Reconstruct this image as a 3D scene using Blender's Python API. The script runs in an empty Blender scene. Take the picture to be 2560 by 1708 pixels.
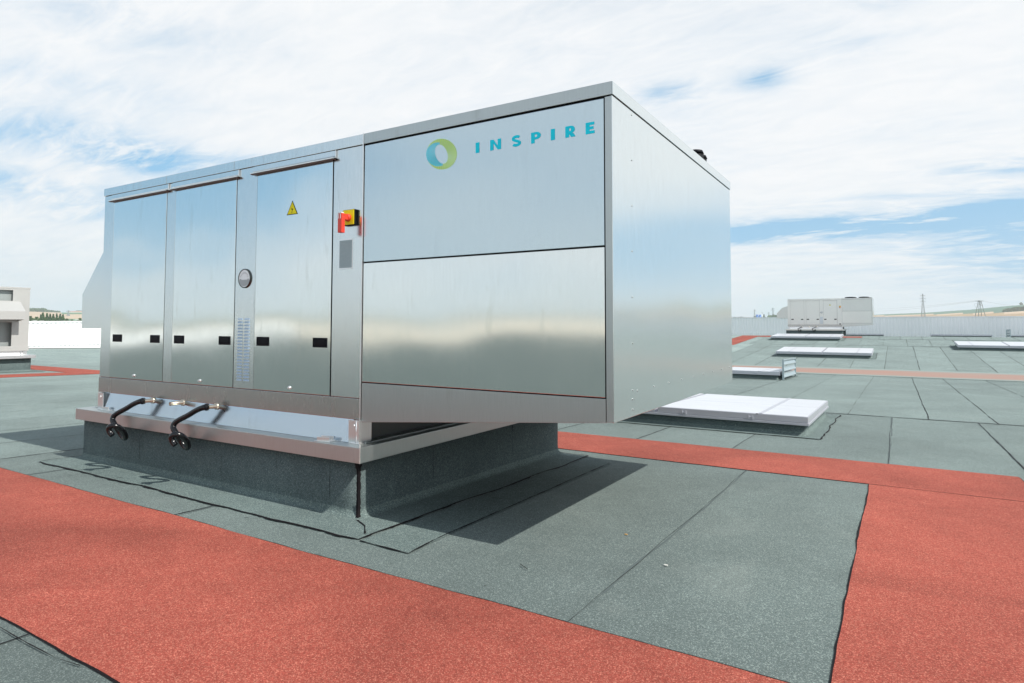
import bpy, bmesh, math, random
from math import radians as R, sin, cos, pi, tan, atan2, hypot
from mathutils import Vector, Matrix, Euler, noise as mnoise
random.seed(7)
scene = bpy.context.scene
col = scene.collection

# ------------------------------------------------------------------ camera
cd = bpy.data.cameras.new("camera"); cam = bpy.data.objects.new("camera", cd); col.objects.link(cam)
cd.sensor_width = 36; cd.sensor_fit = 'HORIZONTAL'
cd.lens = 1579.22/2560*36
cd.shift_x = 0; cd.shift_y = (736.711-854)/2560
cd.clip_start = .05; cd.clip_end = 12000
YAW, PIT, ROL = R(31.31527), R(2.72926), R(-.0622)
fw = Vector((-sin(YAW)*cos(PIT), cos(YAW)*cos(PIT), sin(PIT)))
r0 = Vector((cos(YAW), sin(YAW), 0)); d0 = fw.cross(r0)
rr = r0*cos(ROL)+d0*sin(ROL); dd = -r0*sin(ROL)+d0*cos(ROL)
up = -dd; bk = -fw
cam.matrix_world = Matrix(((rr.x, up.x, bk.x, 0), (rr.y, up.y, bk.y, 0), (rr.z, up.z, bk.z, 1.5), (0, 0, 0, 1)))
scene.camera = cam
scene.view_settings.view_transform = 'Standard'; scene.view_settings.look = 'None'
scene.view_settings.exposure = 0.0; scene.view_settings.gamma = 1
scene.view_settings.use_curve_mapping = False
scene.cycles.max_bounces = 8; scene.cycles.volume_bounces = 1

# ------------------------------------------------------------------ sun and sky
SDIR = Vector((.96, -.022, 1)).normalized()          # towards the sun
sl = bpy.data.lights.new("sun", 'SUN'); so = bpy.data.objects.new("sun", sl); col.objects.link(so)
sl.energy = 4.9; sl.angle = R(.53); sl.color = (1, .965, .91)
so.rotation_euler = SDIR.to_track_quat('Z', 'Y').to_euler(); so.location = (20, 0, 30)

world = bpy.data.worlds.new("World"); scene.world = world; world.use_nodes = True
nt = world.node_tree; nt.nodes.clear()
class NB:
    def __init__(s, nt): s.nt = nt
    def n(s, t, **k):
        x = s.nt.nodes.new(t)
        for a, b in k.items(): setattr(x, a, b)
        return x
    def l(s, a, b): s.nt.links.new(a, b)
    def inp(s, sock, v):
        if isinstance(v, bpy.types.NodeSocket): s.l(v, sock)
        else: sock.default_value = v
    def m(s, op, a, b=0., c=0., clamp=False):
        x = s.n('ShaderNodeMath', operation=op, use_clamp=clamp)
        s.inp(x.inputs[0], a); s.inp(x.inputs[1], b)
        if op in ('MULTIPLY_ADD', 'SMOOTH_MIN', 'SMOOTH_MAX'): s.inp(x.inputs[2], c)
        return x.outputs[0]
    def mix(s, f, a, b, bt='MIX'):
        x = s.n('ShaderNodeMix', data_type='RGBA', blend_type=bt)
        s.inp(x.inputs[0], f); s.inp(x.inputs[6], a); s.inp(x.inputs[7], b)
        return x.outputs[2]
    def rng(s, v, a, b, c, d, smooth=False):
        x = s.n('ShaderNodeMapRange'); x.clamp = True
        if smooth: x.interpolation_type = 'SMOOTHSTEP'
        s.inp(x.inputs[0], v)
        for i, q in enumerate((a, b, c, d)): x.inputs[i+1].default_value = q
        return x.outputs[0]
    def noise(s, vec, scale, detail=4, rough=.5, dist=0., dim='3D'):
        x = s.n('ShaderNodeTexNoise', noise_dimensions=dim)
        if vec is not None: s.l(vec, x.inputs['Vector'])
        x.inputs['Scale'].default_value = scale; x.inputs['Detail'].default_value = detail
        x.inputs['Roughness'].default_value = rough; x.inputs['Distortion'].default_value = dist
        return x.outputs['Fac']
    def mapv(s, vec, sc=(1, 1, 1), rot=(0, 0, 0), loc=(0, 0, 0)):
        x = s.n('ShaderNodeMapping'); s.l(vec, x.inputs[0])
        s.inp(x.inputs['Location'], loc); x.inputs['Rotation'].default_value = rot; x.inputs['Scale'].default_value = sc
        return x.outputs[0]
w = NB(nt)
tc = w.n('ShaderNodeTexCoord'); D = tc.outputs['Generated']
sep = w.n('ShaderNodeSeparateXYZ'); w.l(D, sep.inputs[0])
dx, dy, dz = sep.outputs
azr = w.m('ARCTAN2', dx, dy); az = w.m('MULTIPLY', azr, 180/pi)
elr = w.m('ARCSINE', dz); el = w.m('MULTIPLY', elr, 180/pi)
zz = w.m('ADD', w.m('MAXIMUM', dz, 0.), .20)
cmb = w.n('ShaderNodeCombineXYZ'); w.l(w.m('DIVIDE', dx, zz), cmb.inputs[0]); w.l(w.m('DIVIDE', dy, zz), cmb.inputs[1])
P = cmb.outputs[0]
n1 = w.noise(w.mapv(P, (1, 1.7, 1), (0, 0, R(25))), .9, 8, .56, .5)
n2 = w.noise(w.mapv(P, (.9, 2.2, 1), (0, 0, R(-18)), (3, 1, 0)), 2.0, 10, .60, .8)
n3 = w.noise(w.mapv(P, (1.3, 3.0, 1), (0, 0, R(-30)), (7, 5, 0)), 4.2, 9, .66, .7)
# openings of blue sky between the cirrus: azimuth, elevation, widths, strength
holes = [(-69, 13.9, 5, 1.2, .85), (-64, 12.6, 4, .8, .7), (-72, 10., 5.5, .9, 1.0), (-61.5, 13.2, 3.2, .9, .9), (-55, 13.6, 3.5, .6, .5),
         (-66, 8.6, 3.0, .6, .6), (-67, 17.5, 7, 1.3, .35), (-64, 22.5, 9, 1.8, .35),
         (-9.2, 20.2, 1.7, .7, .8), (-17.2, 19.9, 2.2, .9, .75), (-3, 21.8, 3.2, .6, .3), (3, 24.8, 3.5, .9, .5),
         (-4, 7.95, 15, .75, 1.7), (-10, 7.4, 8, .5, .5), (5.5, 11.4, 2.4, .35, .75), (-1, 9.9, 5, .35, .4), (9, 11, 3, .6, .5),
         (-114.5, 10.2, 9, 3.5, 5.5), (-121, 13.5, 9, 2.2, .8), (-138, 14, 12, 1.6, .35), (60, 12, 20, 4, .5), (20, 5.6, 12, 2.8, 2.8),
         (-160, 55, 60, 18, .8), (150, 35, 50, 10, .7), (-60, 62, 40, 14, .8), (40, 70, 60, 12, .6)]
acc = 0.
for (a, e, sa, se, st) in holes:
    u = w.m('DIVIDE', w.m('SUBTRACT', az, float(a)), float(sa))
    v = w.m('DIVIDE', w.m('SUBTRACT', el, float(e)), float(se))
    q = w.m('ADD', w.m('MULTIPLY', u, u), w.m('MULTIPLY', v, v))
    g = w.m('MULTIPLY', w.m('EXPONENT', w.m('MULTIPLY', q, -.7)), float(st))
    acc = g if isinstance(acc, float) else w.m('ADD', acc, g)
wisp = w.m('ADD', w.m('MULTIPLY', n2, .6), w.m('MULTIPLY', n3, .4))
hole = w.m('MULTIPLY', acc, w.rng(wisp, .38, .60, 1.25, .12))
hi = w.rng(el, 26, 48, 0, 1, True)
back = w.rng(w.m('ABSOLUTE', w.m('SUBTRACT', w.m('ABSOLUTE', az), 150.)), 25, 60, 1, 0, True)
gen = w.m('ADD', w.m('MULTIPLY', w.rng(n1, .36, .58, .22, 0.), w.rng(wisp, .36, .62, 1.2, .2)), w.m('MULTIPLY', w.m('MAXIMUM', hi, w.m('MULTIPLY', back, .30)), w.rng(n1, .36, .66, .95, .15)))
clear = w.m('ADD', hole, gen, clamp=True)
cover = w.m('SUBTRACT', 1., w.m('MULTIPLY', w.m('MINIMUM', clear, 1.), .92))
sky = w.n('ShaderNodeTexSky', sky_type='NISHITA', sun_disc=False)
sky.sun_elevation = math.asin(SDIR.z); sky.sun_rotation = atan2(SDIR.x, SDIR.y)
sky.air_density = 1.2; sky.dust_density = .8; sky.ozone_density = 2.0
ctone = w.mix(w.rng(n3, .3, .7, 0, 1), (8.9, 9.25, 9.55, 1), (9.7, 9.8, 9.9, 1))
skyc = w.mix(w.rng(el, 14, 42, .82, .12, True), sky.outputs[0], (2.3, 5.7, 8.9, 1))
c1 = w.mix(cover, skyc, ctone)
hz = w.m('EXPONENT', w.m('MULTIPLY', w.m('MAXIMUM', el, 0.), -1/3.2))
c2 = w.mix(w.m('MULTIPLY', hz, .9), c1, (6.5, 8.1, 8.95, 1))
bg = w.n('ShaderNodeBackground'); w.l(c2, bg.inputs[0]); bg.inputs[1].default_value = .1
wo = w.n('ShaderNodeOutputWorld'); w.l(bg.outputs[0], wo.inputs[0])

# ------------------------------------------------------------------ roof profile
def zf(y):
    a = .04-.024*(29-3.455)
    if y < -6: return .267-.017*(-6-y)
    if y < 29: return .04-.024*(y-3.455)
    if y < 54.6: return a+.049*(y-29)
    return a+.049*25.6-.02*(y-54.6)
BREAKS = [-6, 29, 54.6]

# ------------------------------------------------------------------ mesh helpers
class MB:
    def __init__(s): s.bm = bmesh.new(); s.mi = 0
    def _faces(s, verts, faces):
        vs = [s.bm.verts.new(v) for v in verts]
        out = []
        for f in faces:
            try: fc = s.bm.faces.new([vs[i] for i in f])
            except ValueError: continue
            fc.material_index = s.mi; out.append(fc)
        return vs, out
    def box(s, x0, x1, y0, y1, z0, z1, bev=0., rot=None, piv=None):
        v = [(x, y, z) for z in (z0, z1) for y in (y0, y1) for x in (x0, x1)]
        f = [(0, 2, 3, 1), (4, 5, 7, 6), (0, 1, 5, 4), (2, 6, 7, 3), (0, 4, 6, 2), (1, 3, 7, 5)]
        vs, fs = s._faces(v, f)
        if bev > 0:
            es = list({e for fc in fs for e in fc.edges})
            r = bmesh.ops.bevel(s.bm, geom=es, offset=bev, segments=2, affect='EDGES', profile=.7)
            for fc in r['faces']: fc.material_index = s.mi
            allv = list({x for fc in fs if fc.is_valid for x in fc.verts} | {x for fc in r['faces'] for x in fc.verts})
        else: allv = vs
        if rot is not None:
            bmesh.ops.rotate(s.bm, verts=allv, cent=piv or ((x0+x1)/2, (y0+y1)/2, (z0+z1)/2), matrix=Euler(rot).to_matrix())
        return s
    def prism(s, pts, axis, a, b, bev=0.):
        # pts: 2D outline in the two other axes, extruded along axis from a to b
        def mk(p, t):
            if axis == 'X': return (t, p[0], p[1])
            if axis == 'Y': return (p[0], t, p[1])
            return (p[0], p[1], t)
        n = len(pts)
        v = [mk(p, a) for p in pts]+[mk(p, b) for p in pts]
        f = [tuple(range(n)), tuple(range(2*n-1, n-1, -1))]+[(i, (i+1) % n, n+(i+1) % n, n+i) for i in range(n)]
        vs, fs = s._faces(v, f)
        bmesh.ops.recalc_face_normals(s.bm, faces=fs)
        if bev > 0:
            es = list({e for fc in fs for e in fc.edges})
            r = bmesh.ops.bevel(s.bm, geom=es, offset=bev, segments=2, affect='EDGES', profile=.7)
            for fc in r['faces']: fc.material_index = s.mi
        return s
    def tube(s, pts, r, seg=16, caps=True, radii=None):
        pts = [Vector(p) for p in pts]; rings = []
        ref = Vector((0, 0, 1))
        t = (pts[1]-pts[0]).normalized()
        if abs(t.dot(ref)) > .95: ref = Vector((1, 0, 0))
        nrm = (ref-t*ref.dot(t)).normalized()
        for i, p in enumerate(pts):
            if i == 0: t = pts[1]-pts[0]
            elif i == len(pts)-1: t = pts[-1]-pts[-2]
            else: t = pts[i+1]-pts[i-1]
            t.normalize(); nrm = (nrm-t*nrm.dot(t)).normalized(); b = t.cross(nrm)
            q = radii[i] if radii else r
            rings.append([s.bm.verts.new(p+(nrm*cos(2*pi*k/seg)+b*sin(2*pi*k/seg))*q) for k in range(seg)])
        for a, b2 in zip(rings, rings[1:]):
            for k in range(seg):
                fc = s.bm.faces.new((a[k], a[(k+1) % seg], b2[(k+1) % seg], b2[k])); fc.material_index = s.mi; fc.smooth = True
        if caps:
            for rg in (rings[0][::-1], rings[-1]):
                fc = s.bm.faces.new(rg); fc.material_index = s.mi
        return s
    def cyl(s, p0, p1, r, seg=20, r2=None): return s.tube([p0, p1], r, seg, True, [r, r if r2 is None else r2])
    def poly(s, pts):
        s._faces(pts, [tuple(range(len(pts)))]); return s
    def slab(s, pts, z_of, th):
        # thin sheet following z_of(y) with side walls; pts go round anticlockwise
        n = len(pts)
        v = [(x, y, z_of(y)+th) for x, y in pts]+[(x, y, z_of(y)) for x, y in pts]
        s._faces(v, [tuple(range(n))]+[(i, n+i, n+(i+1) % n, (i+1) % n) for i in range(n)])
        return s
    def obj(s, name, mats, parent=None, smooth=False, keep=False):
        me = bpy.data.meshes.new(name)
        if parent is not None: bmesh.ops.translate(s.bm, verts=s.bm.verts, vec=-parent_world(parent))
        if smooth:
            for f in s.bm.faces: f.smooth = True
        s.bm.normal_update(); s.bm.to_mesh(me); s.bm.free()
        o = bpy.data.objects.new(name, me); col.objects.link(o)
        for m in (mats if isinstance(mats, (list, tuple)) else [mats]): me.materials.append(m)
        if parent is not None: o.parent = parent
        return o
def parent_world(p):
    v = Vector(p.location)
    q = p.parent
    while q is not None: v += q.location; q = q.parent
    return v
def tag(o, label=None, cat=None, group=None, kind=None):
    if label: o['label'] = label
    if cat: o['category'] = cat
    if group: o['group'] = group
    if kind: o['kind'] = kind
    return o
def thing(name, loc, label, cat, group=None):
    o = bpy.data.objects.new(name, None); col.objects.link(o); o.location = loc; o.empty_display_size = .2
    return tag(o, label, cat, group)
def copy_tree(o, parent=None):
    kids = list(o.children)
    c = o.copy(); col.objects.link(c)
    if parent is not None: c.parent = parent
    for k in kids: copy_tree(k, c)
    return c

# ------------------------------------------------------------------ materials
def pmat(name, base=(.5, .5, .5), rough=.5, metal=0., **kw):
    m = bpy.data.materials.new(name); m.use_nodes = True
    p = m.node_tree.nodes['Principled BSDF']
    p.inputs['Base Color'].default_value = (*base, 1); p.inputs['Roughness'].default_value = rough
    p.inputs['Metallic'].default_value = metal
    for k, v in kw.items(): p.inputs[k].default_value = v
    return m, NB(m.node_tree), p
def metal(name, base, rough, wave=.02, wscale=.8, grain=1., dirt=.12, stretch=(60, 60, 1.2), aniso=0., low=.0):
    m, b, p = pmat(name, base, rough, 1.)
    t = b.n('ShaderNodeTexCoord'); ob = t.outputs['Object']
    oi = b.n('ShaderNodeObjectInfo')
    off = b.n('ShaderNodeVectorMath', operation='SCALE'); b.l(oi.outputs['Random'], off.inputs['Scale']); off.inputs[0].default_value = (13, 7, 29)
    ad = b.n('ShaderNodeVectorMath', operation='ADD'); b.l(ob, ad.inputs[0]); b.l(off.outputs[0], ad.inputs[1])
    V = ad.outputs[0]
    g = b.noise(b.mapv(V, stretch), 6, 3, .6)
    fl = b.noise(V, 9, 8, .65)
    st = b.noise(b.mapv(V, (3, 3, .5)), 3.2, 7, .7)
    spots = b.rng(b.noise(b.mapv(V, (1, 1, .45)), 14, 6, .7), .66, .76, 0, 1)
    stm = b.rng(st, .58, .78, 0, dirt*1.6)
    f = b.m('MAXIMUM', stm, b.m('MULTIPLY', spots, dirt*1.))
    vc = b.rng(g, .3, .7, 1-.06*grain, 1+.05*grain)
    cb = b.n('ShaderNodeCombineColor'); [b.l(vc, cb.inputs[i]) for i in range(3)]
    c = b.mix(1., (*base, 1), cb.outputs[0], 'MULTIPLY')
    c = b.mix(f, c, (base[0]*.55, base[1]*.52, base[2]*.46, 1))
    b.l(c, p.inputs['Base Color'])
    rr_ = b.m('ADD', b.rng(g, .3, .7, rough*.9, rough*1.1), b.m('MULTIPLY', b.rng(fl, .35, .65, 0., 1.), .015))
    rr_ = b.m('ADD', rr_, b.m('MULTIPLY', f, .18))
    b.l(rr_, p.inputs['Roughness'])
    wv = b.noise(b.mapv(V, (1, 1, 1.25)), wscale, 1, .4)
    bp = b.n('ShaderNodeBump'); bp.inputs['Strength'].default_value = 1; bp.inputs['Distance'].default_value = wave
    b.l(wv, bp.inputs['Height'])
    bp2 = b.n('ShaderNodeBump'); bp2.inputs['Strength'].default_value = .25*grain; bp2.inputs['Distance'].default_value = .00025
    b.l(g, bp2.inputs['Height']); b.l(bp.outputs[0], bp2.inputs['Normal'])
    b.l(bp2.outputs[0], p.inputs['Normal'])
    if aniso:
        p.inputs['Anisotropic'].default_value = aniso
    return m
M = {}
M['panel'] = metal('stainless_panel', (.77, .80, .785), .10, wave=.019, wscale=.75, dirt=.15, grain=.6)
M['frame'] = metal('stainless_frame', (.70, .73, .725), .21, wave=.009, wscale=.7, dirt=.20)
M['band'] = metal('stainless_band', (.56, .54, .525), .24, wave=.006, wscale=1.2, dirt=.30)
M['galv'] = metal('galvanised_panel', (.56, .645, .675), .16, wave=.014, wscale=.7, dirt=.06, grain=.5)
M['galvd'] = metal('galvanised_trim', (.47, .505, .50), .34, wave=.004, wscale=1., dirt=.15)
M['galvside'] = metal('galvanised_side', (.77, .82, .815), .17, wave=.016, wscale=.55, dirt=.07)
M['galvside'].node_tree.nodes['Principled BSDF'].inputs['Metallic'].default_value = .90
M['alu'] = metal('aluminium', (.54, .575, .56), .40, wave=.006, wscale=1.2, dirt=.16)
M['alub'] = metal('bright_aluminium', (.82, .82, .81), .34, wave=.004, wscale=1.5, dirt=.10)
M['dark'] = pmat('painted_shade_plate', (.11, .115, .11), .55, .3)[0]
M['brass'] = pmat('fitting_metal', (.62, .55, .44), .35, 1.)[0]
M['adapt'] = metal('adapter_sheet', (.50, .56, .62), .16, wave=.012, wscale=1.5, dirt=.15)
M['weld'] = pmat('weld', (.9, .88, .84), .45, 1.)[0]
M['fluemetal'] = pmat('painted_offwhite_metal', (.46, .46, .44), .45, .15)[0]
M['black'] = pmat('black_plastic', (.004, .005, .008), .5, **{'Specular IOR Level': .15})[0]
M['rubber'] = pmat('black_rubber', (.005, .005, .006), .2)[0]
M['gap'] = pmat('shadow_gap', (.012, .011, .012), .8, **{'Specular IOR Level': .1})[0]
M['yellow'] = pmat('yellow_plastic', (.97, .84, .015), .5, **{'Specular IOR Level': .2})[0]
M['red'] = pmat('red_plastic', (.76, .06, .035), .35)[0]
M['white'] = pmat('white_plastic', (.82, .82, .80), .4)[0]
M['cyan'] = pmat('cyan_vinyl', (.012, .80, .98), .5, **{'Specular IOR Level': .2})[0]
M['lime'] = pmat('lime_vinyl', (.62, 1.0, .08), .5, **{'Specular IOR Level': .2})[0]
M['lip_reflection'] = pmat('painted_lip_reflection', (.17, .085, .07), .4, .5)[0]  # brown of the reflected red walkway painted on the rail underside
M['bez'] = pmat('gauge_bezel', (.13, .14, .13), .25, 1.)[0]
M['dial'] = pmat('dial_face', (.93, .95, .95), .15, **{'Coat Weight': 1., 'Coat Roughness': .05})[0]
M['dialgrey'] = pmat('dial_grey', (.42, .46, .47), .35)[0]
M['plate'] = pmat('worn_plate', (.36, .42, .43), .45, .5)[0]
M['lou'] = pmat('louvre_metal', (.44, .56, .68), .6, .45)[0]
# glossy acrylic / metal of the skylights
m, b, p = pmat('skylight_sheet', (.84, .85, .87), .28)
t = b.n('ShaderNodeTexCoord'); n = b.noise(b.mapv(t.outputs['Object'], (1, 5, 1)), 1.4, 5, .6)
b.l(b.mix(b.rng(n, .35, .7, 0, 1), (.64, .655, .68, 1), (.58, .59, .62, 1)), p.inputs['Base Color']); M['sky_sheet'] = m
M['sky_frame'] = pmat('skylight_frame', (.56, .57, .61), .35, .45)[0]
M['defl'] = pmat('deflector_metal', (.42, .50, .52), .42, .55)[0]
M['handle'] = M['black']

def granule(name, base, light, dark, gs=420, bump=.0012, tint=.35, vcol=False, stain=.16):
    m, b, p = pmat(name, base, .93)
    p.inputs['Specular IOR Level'].default_value = .25
    g = b.n('ShaderNodeNewGeometry'); pos = g.outputs['Position']
    a1 = b.noise(pos, gs, 3, .75); a2 = b.noise(pos, gs*.33, 2, .7); a3 = b.noise(pos, gs*.13, 3, .7)
    vo = b.n('ShaderNodeTexVoronoi'); b.l(pos, vo.inputs['Vector']); vo.inputs['Scale'].default_value = gs*.55
    big = b.noise(pos, .55, 6, .62, .6); med = b.noise(pos, 5.5, 5, .65)
    sp = b.n('ShaderNodeSeparateColor'); b.l(vo.outputs['Color'], sp.inputs[0])
    c = b.mix(b.rng(a1, .38, .66, 0, 1), (*dark, 1), (*base, 1))
    c = b.mix(b.m('MULTIPLY', b.rng(sp.outputs[0], .62, .95, 0, 1), .75), c, (*light, 1))
    c = b.mix(b.m('MULTIPLY', b.rng(sp.outputs[1], .72, .95, 0, 1), .6), c, (*dark, 1))
    k = b.m('MULTIPLY', b.rng(big, .3, .72, 1-stain, 1+stain), b.rng(med, .3, .7, .93, 1.06))
    k = b.m('MULTIPLY', k, b.m('MULTIPLY', b.rng(a2, .3, .7, .70, 1.32), b.rng(a3, .3, .7, .84, 1.17)))
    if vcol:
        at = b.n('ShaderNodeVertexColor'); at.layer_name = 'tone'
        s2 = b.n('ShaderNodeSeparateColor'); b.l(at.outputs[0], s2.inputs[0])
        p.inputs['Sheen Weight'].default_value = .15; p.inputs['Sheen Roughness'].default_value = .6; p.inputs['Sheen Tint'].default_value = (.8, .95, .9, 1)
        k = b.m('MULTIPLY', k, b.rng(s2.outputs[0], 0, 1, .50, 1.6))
    cb = b.n('ShaderNodeCombineColor'); [b.l(k, cb.inputs[i]) for i in range(3)]
    c = b.mix(1., c, cb.outputs[0], 'MULTIPLY')
    if vcol:   # dusty puddle marks
        pu = b.noise(b.mapv(pos, (1, 1, .1)), .8, 5, .6, 1.2)
        ring = b.rng(pu, .56, .72, 0, .16)
        c = b.mix(ring, c, (.26, .28, .25, 1))
    b.l(c, p.inputs['Base Color'])
    bp = b.n('ShaderNodeBump'); bp.inputs['Strength'].default_value = .8; bp.inputs['Distance'].default_value = bump
    b.l(b.m('ADD', a1, b.m('MULTIPLY', sp.outputs[2], .5)), bp.inputs['Height']); b.l(bp.outputs[0], p.inputs['Normal'])
    return m
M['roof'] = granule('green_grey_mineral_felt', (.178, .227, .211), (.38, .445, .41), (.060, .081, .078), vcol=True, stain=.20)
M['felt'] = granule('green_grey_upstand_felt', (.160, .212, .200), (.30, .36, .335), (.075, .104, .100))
M['feltshade'] = granule('shaded_upstand_felt', (.112, .150, .148), (.21, .26, .25), (.058, .080, .080))  # darker copy of the upstand felt: wall shade put into the colour
M['redfelt'] = granule('red_mineral_felt', (.400, .092, .062), (.56, .21, .145), (.22, .042, .030), stain=.26)
m, b, p = pmat('bitumen', (.010, .008, .009), .75); p.inputs['Specular IOR Level'].default_value = .15; M['bit'] = m
m, b, p = pmat('valley_deposit', (.4, .3, .25), .8)
g = b.n('ShaderNodeNewGeometry'); pos = g.outputs['Position']
sp = b.n('ShaderNodeSeparateXYZ'); b.l(pos, sp.inputs[0])
nz = b.noise(b.mapv(pos, (.25, 1.6, 1)), 1.6, 7, .65)
yy = b.m('ADD', sp.outputs[1], b.m('MULTIPLY', b.m('SUBTRACT', nz, .5), 1.0))
f = b.m('MULTIPLY', b.rng(yy, 29.45, 30.0, 0, 1, True), b.rng(yy, 31.0, 31.9, 1, 0, True))
f = b.m('MULTIPLY', f, b.rng(nz, .3, .6, 1, .75))
c = b.mix(f, (.24, .30, .275, 1), (.37, .205, .155, 1))
c = b.mix(b.rng(b.noise(b.mapv(pos, (1, 3, 1)), 5, 6, .7), .62, .8, 0, .5), c, (.30, .12, .09, 1))
b.l(c, p.inputs['Base Color']); M['valley'] = m
m, b, p = pmat('white_cladding', (.93, .935, .93), .45)
M['clad'] = m
M['coping'] = pmat('white_coping', (.82, .83, .83), .4)[0]

# ------------------------------------------------------------------ ROOF
XMIN, XMAX, YMIN, YMAX = -58.0, 45.0, -41.0, 75.0
def seams_for(key):
    given = {'a': [-13.0, -11.8, -10.7, -9.6, -8.5, -7.3, -6.02, -4.75, -3.4, -1.40, -.1, 1.15, 2.4, 3.7],
             'near': [-12.94, -11.75, -10.55, -9.4, -8.25, -7.15, -4.70, -1.40, -.1, 1.15, 2.4, 3.7],
             'mid': [-12.5, -11.4, -10.2, -9.1, -7.9, -6.8, -5.6, -4.4, -3.1, -1.83, -.12, 1.17, 2.35, 3.6],
             'b': [-12.1, -11., -9.9, -8.8, -7.6, -6.4, -5.0, -3.55, -2.22, -.845, .46, 1.465, 2.80, 4.1],
             'c': [-13.5, -12.2, -10.9, -9.5, -8.2, -7.1, -5.85, -4.5, -3.18, -1.85, -.50, .80, 2.13, 3.44, 4.70, 6.0],
             'd': [-12.5, -11.3, -10, -8.6, -7.3, -6.0, -4.7, -3.4, -2.1, -.77, .54, 1.81, 3.1, 4.4, 5.7],
             'e': [-12.8, -11.5, -10.2, -8.9, -7.6, -6.3, -5.0, -3.7, -2.4, -1.1, .2, 1.5, 2.8, 4.1, 5.4]}[key]
    rnd = random.Random(key)
    xs = list(given); x = xs[0]
    while x-1.6 > XMIN: x -= rnd.uniform(1.0, 1.22); xs.insert(0, x)
    x = xs[-1]
    while x+1.6 < XMAX: x += rnd.uniform(1.2, 1.36); xs.append(x)
    return xs
bands = [(YMIN, -31, 'c'), (-31, -22, 'b'), (-22, -13, 'd'), (-13, -5.4, 'e'), (-5.4, 1.9, 'a'), (1.9, 7.75, 'near'), (7.75, 13.72, 'mid'),
         (13.72, 30.6, 'b'), (30.6, 45.15, 'c'), (45.15, 51.1, 'd'), (51.1, 58, 'e'), (58, 66, 'c'), (66, YMAX, 'b')]
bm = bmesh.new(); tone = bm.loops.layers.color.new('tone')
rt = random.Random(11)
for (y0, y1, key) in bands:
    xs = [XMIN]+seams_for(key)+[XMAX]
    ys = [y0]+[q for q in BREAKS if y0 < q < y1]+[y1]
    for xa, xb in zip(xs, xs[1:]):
        tn = min(1, max(0, rt.gauss(.34, .045 if y0 < 28 else .03)+(.12 if y0 > 7 else 0)+(.16 if y0 > 13 else 0)+(.15 if y0 > 30 else 0)+(.34 if xa < -9 and y0 > -5 else 0)))  # random sheet tone, plus grazing-light brightness painted into the farther bands
        tn = ((.80+.8*tn)*(.60 if y0 < -5 else 1)-.50)/1.10  # unseen sheets behind the viewer darkened to dim the steel's reflections
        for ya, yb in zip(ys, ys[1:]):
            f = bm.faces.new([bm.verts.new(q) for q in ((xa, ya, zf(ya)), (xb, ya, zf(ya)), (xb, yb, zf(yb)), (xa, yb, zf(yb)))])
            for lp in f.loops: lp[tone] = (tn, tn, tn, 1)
def ribbon(bm, pts, wid, z_off=.004, mi=1, jit=.5, step=.05, seed=0, wavy=.006, gap=0., zfun=zf, th=.0):
    """irregular line of bitumen squeezed out of a lap"""
    rnd = random.Random(seed*7919+int(abs(pts[0][0])*131+abs(pts[0][1])*977))
    P = []
    for (xa, ya), (xb, yb) in zip(pts, pts[1:]):
        L = hypot(xb-xa, yb-ya); n = max(1, int(L/step))
        for i in range(n): P.append((xa+(xb-xa)*i/n, ya+(yb-ya)*i/n))
    P.append(pts[-1])
    prev = None; o1 = rnd.uniform(0, 99)
    for i, (x, y) in enumerate(P):
        a = P[max(0, i-1)]; c = P[min(len(P)-1, i+1)]
        tx, ty = c[0]-a[0], c[1]-a[1]; L = hypot(tx, ty) or 1; nx, ny = -ty/L, tx/L
        s = i*step
        k = mnoise.noise(Vector((s*1.9, o1, 0)))*wavy*2+mnoise.noise(Vector((s*.45, o1, 3)))*wavy*2.5
        wd = wid*(1+jit*mnoise.noise(Vector((s*6, o1, 7)))*1.6+jit*rnd.uniform(-.35, .35))
        if gap and mnoise.noise(Vector((s*.9, o1, 11))) > .5-gap: wd *= .25
        if wd < .0008: wd = .0008
        l = (x+nx*(k+wd*.5), y+ny*(k+wd*.5)); r = (x+nx*(k-wd*.5), y+ny*(k-wd*.5))
        vl = bm.verts.new((l[0], l[1], zfun(l[1])+z_off)); vr = bm.verts.new((r[0], r[1], zfun(r[1])+z_off))
        if prev:
            f = bm.faces.new((prev[0], prev[1], vr, vl)); f.material_index = mi
        prev = (vl, vr)
sd = 0
for (y0, y1, key) in bands:
    if y0 > 66 or y1 < -14: continue
    for x in seams_for(key):
        if y0 > 5 and (x < -50 or x > 30): continue
        sd += 1
        far = max(0, (y0+y1)/2-8)
        st = .06 if (abs(x) < 9 and y1 < 32) else .25
        if y1 < 14.5 and y0 > -6 and -9 < x < 6: ribbon(bm, [(x+.004, y0), (x+.004, y1)], .015, jit=.5, step=.06, seed=sd+900, mi=2, wavy=.008, gap=.25, z_off=.0025)
        ribbon(bm, [(x, y0), (x, y1)], .006+min(.010, far*.00034)+(.004 if abs(x+1.4) > 1.5 else -.003), jit=.6, step=st, seed=sd, wavy=.006 if st < .1 else .01, gap=.12)
    if y1 < 74 and abs(y1-7.75) > .1 and abs(y1-30.6) > .2 and abs(y1-1.9) > .1:
        ribbon(bm, [(XMIN, y1), (-8, y1)], .016, step=.3, seed=sd+500, gap=.2, z_off=.007)
        ribbon(bm, [(-8 if y1 > 14 else -1.22, y1), (9, y1)], .018+max(0, y1)*.0032, step=.08, seed=sd+501, gap=.06, z_off=.007, mi=2, jit=.35, wavy=.012)
        ribbon(bm, [(-8 if y1 > 14 else -1.22, y1), (9, y1)], .010+max(0, y1)*.0006, step=.08, seed=sd+511, gap=.15, z_off=.009)
        ribbon(bm, [(9, y1), (XMAX, y1)], .02, step=.3, seed=sd+502, z_off=.007)
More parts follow.
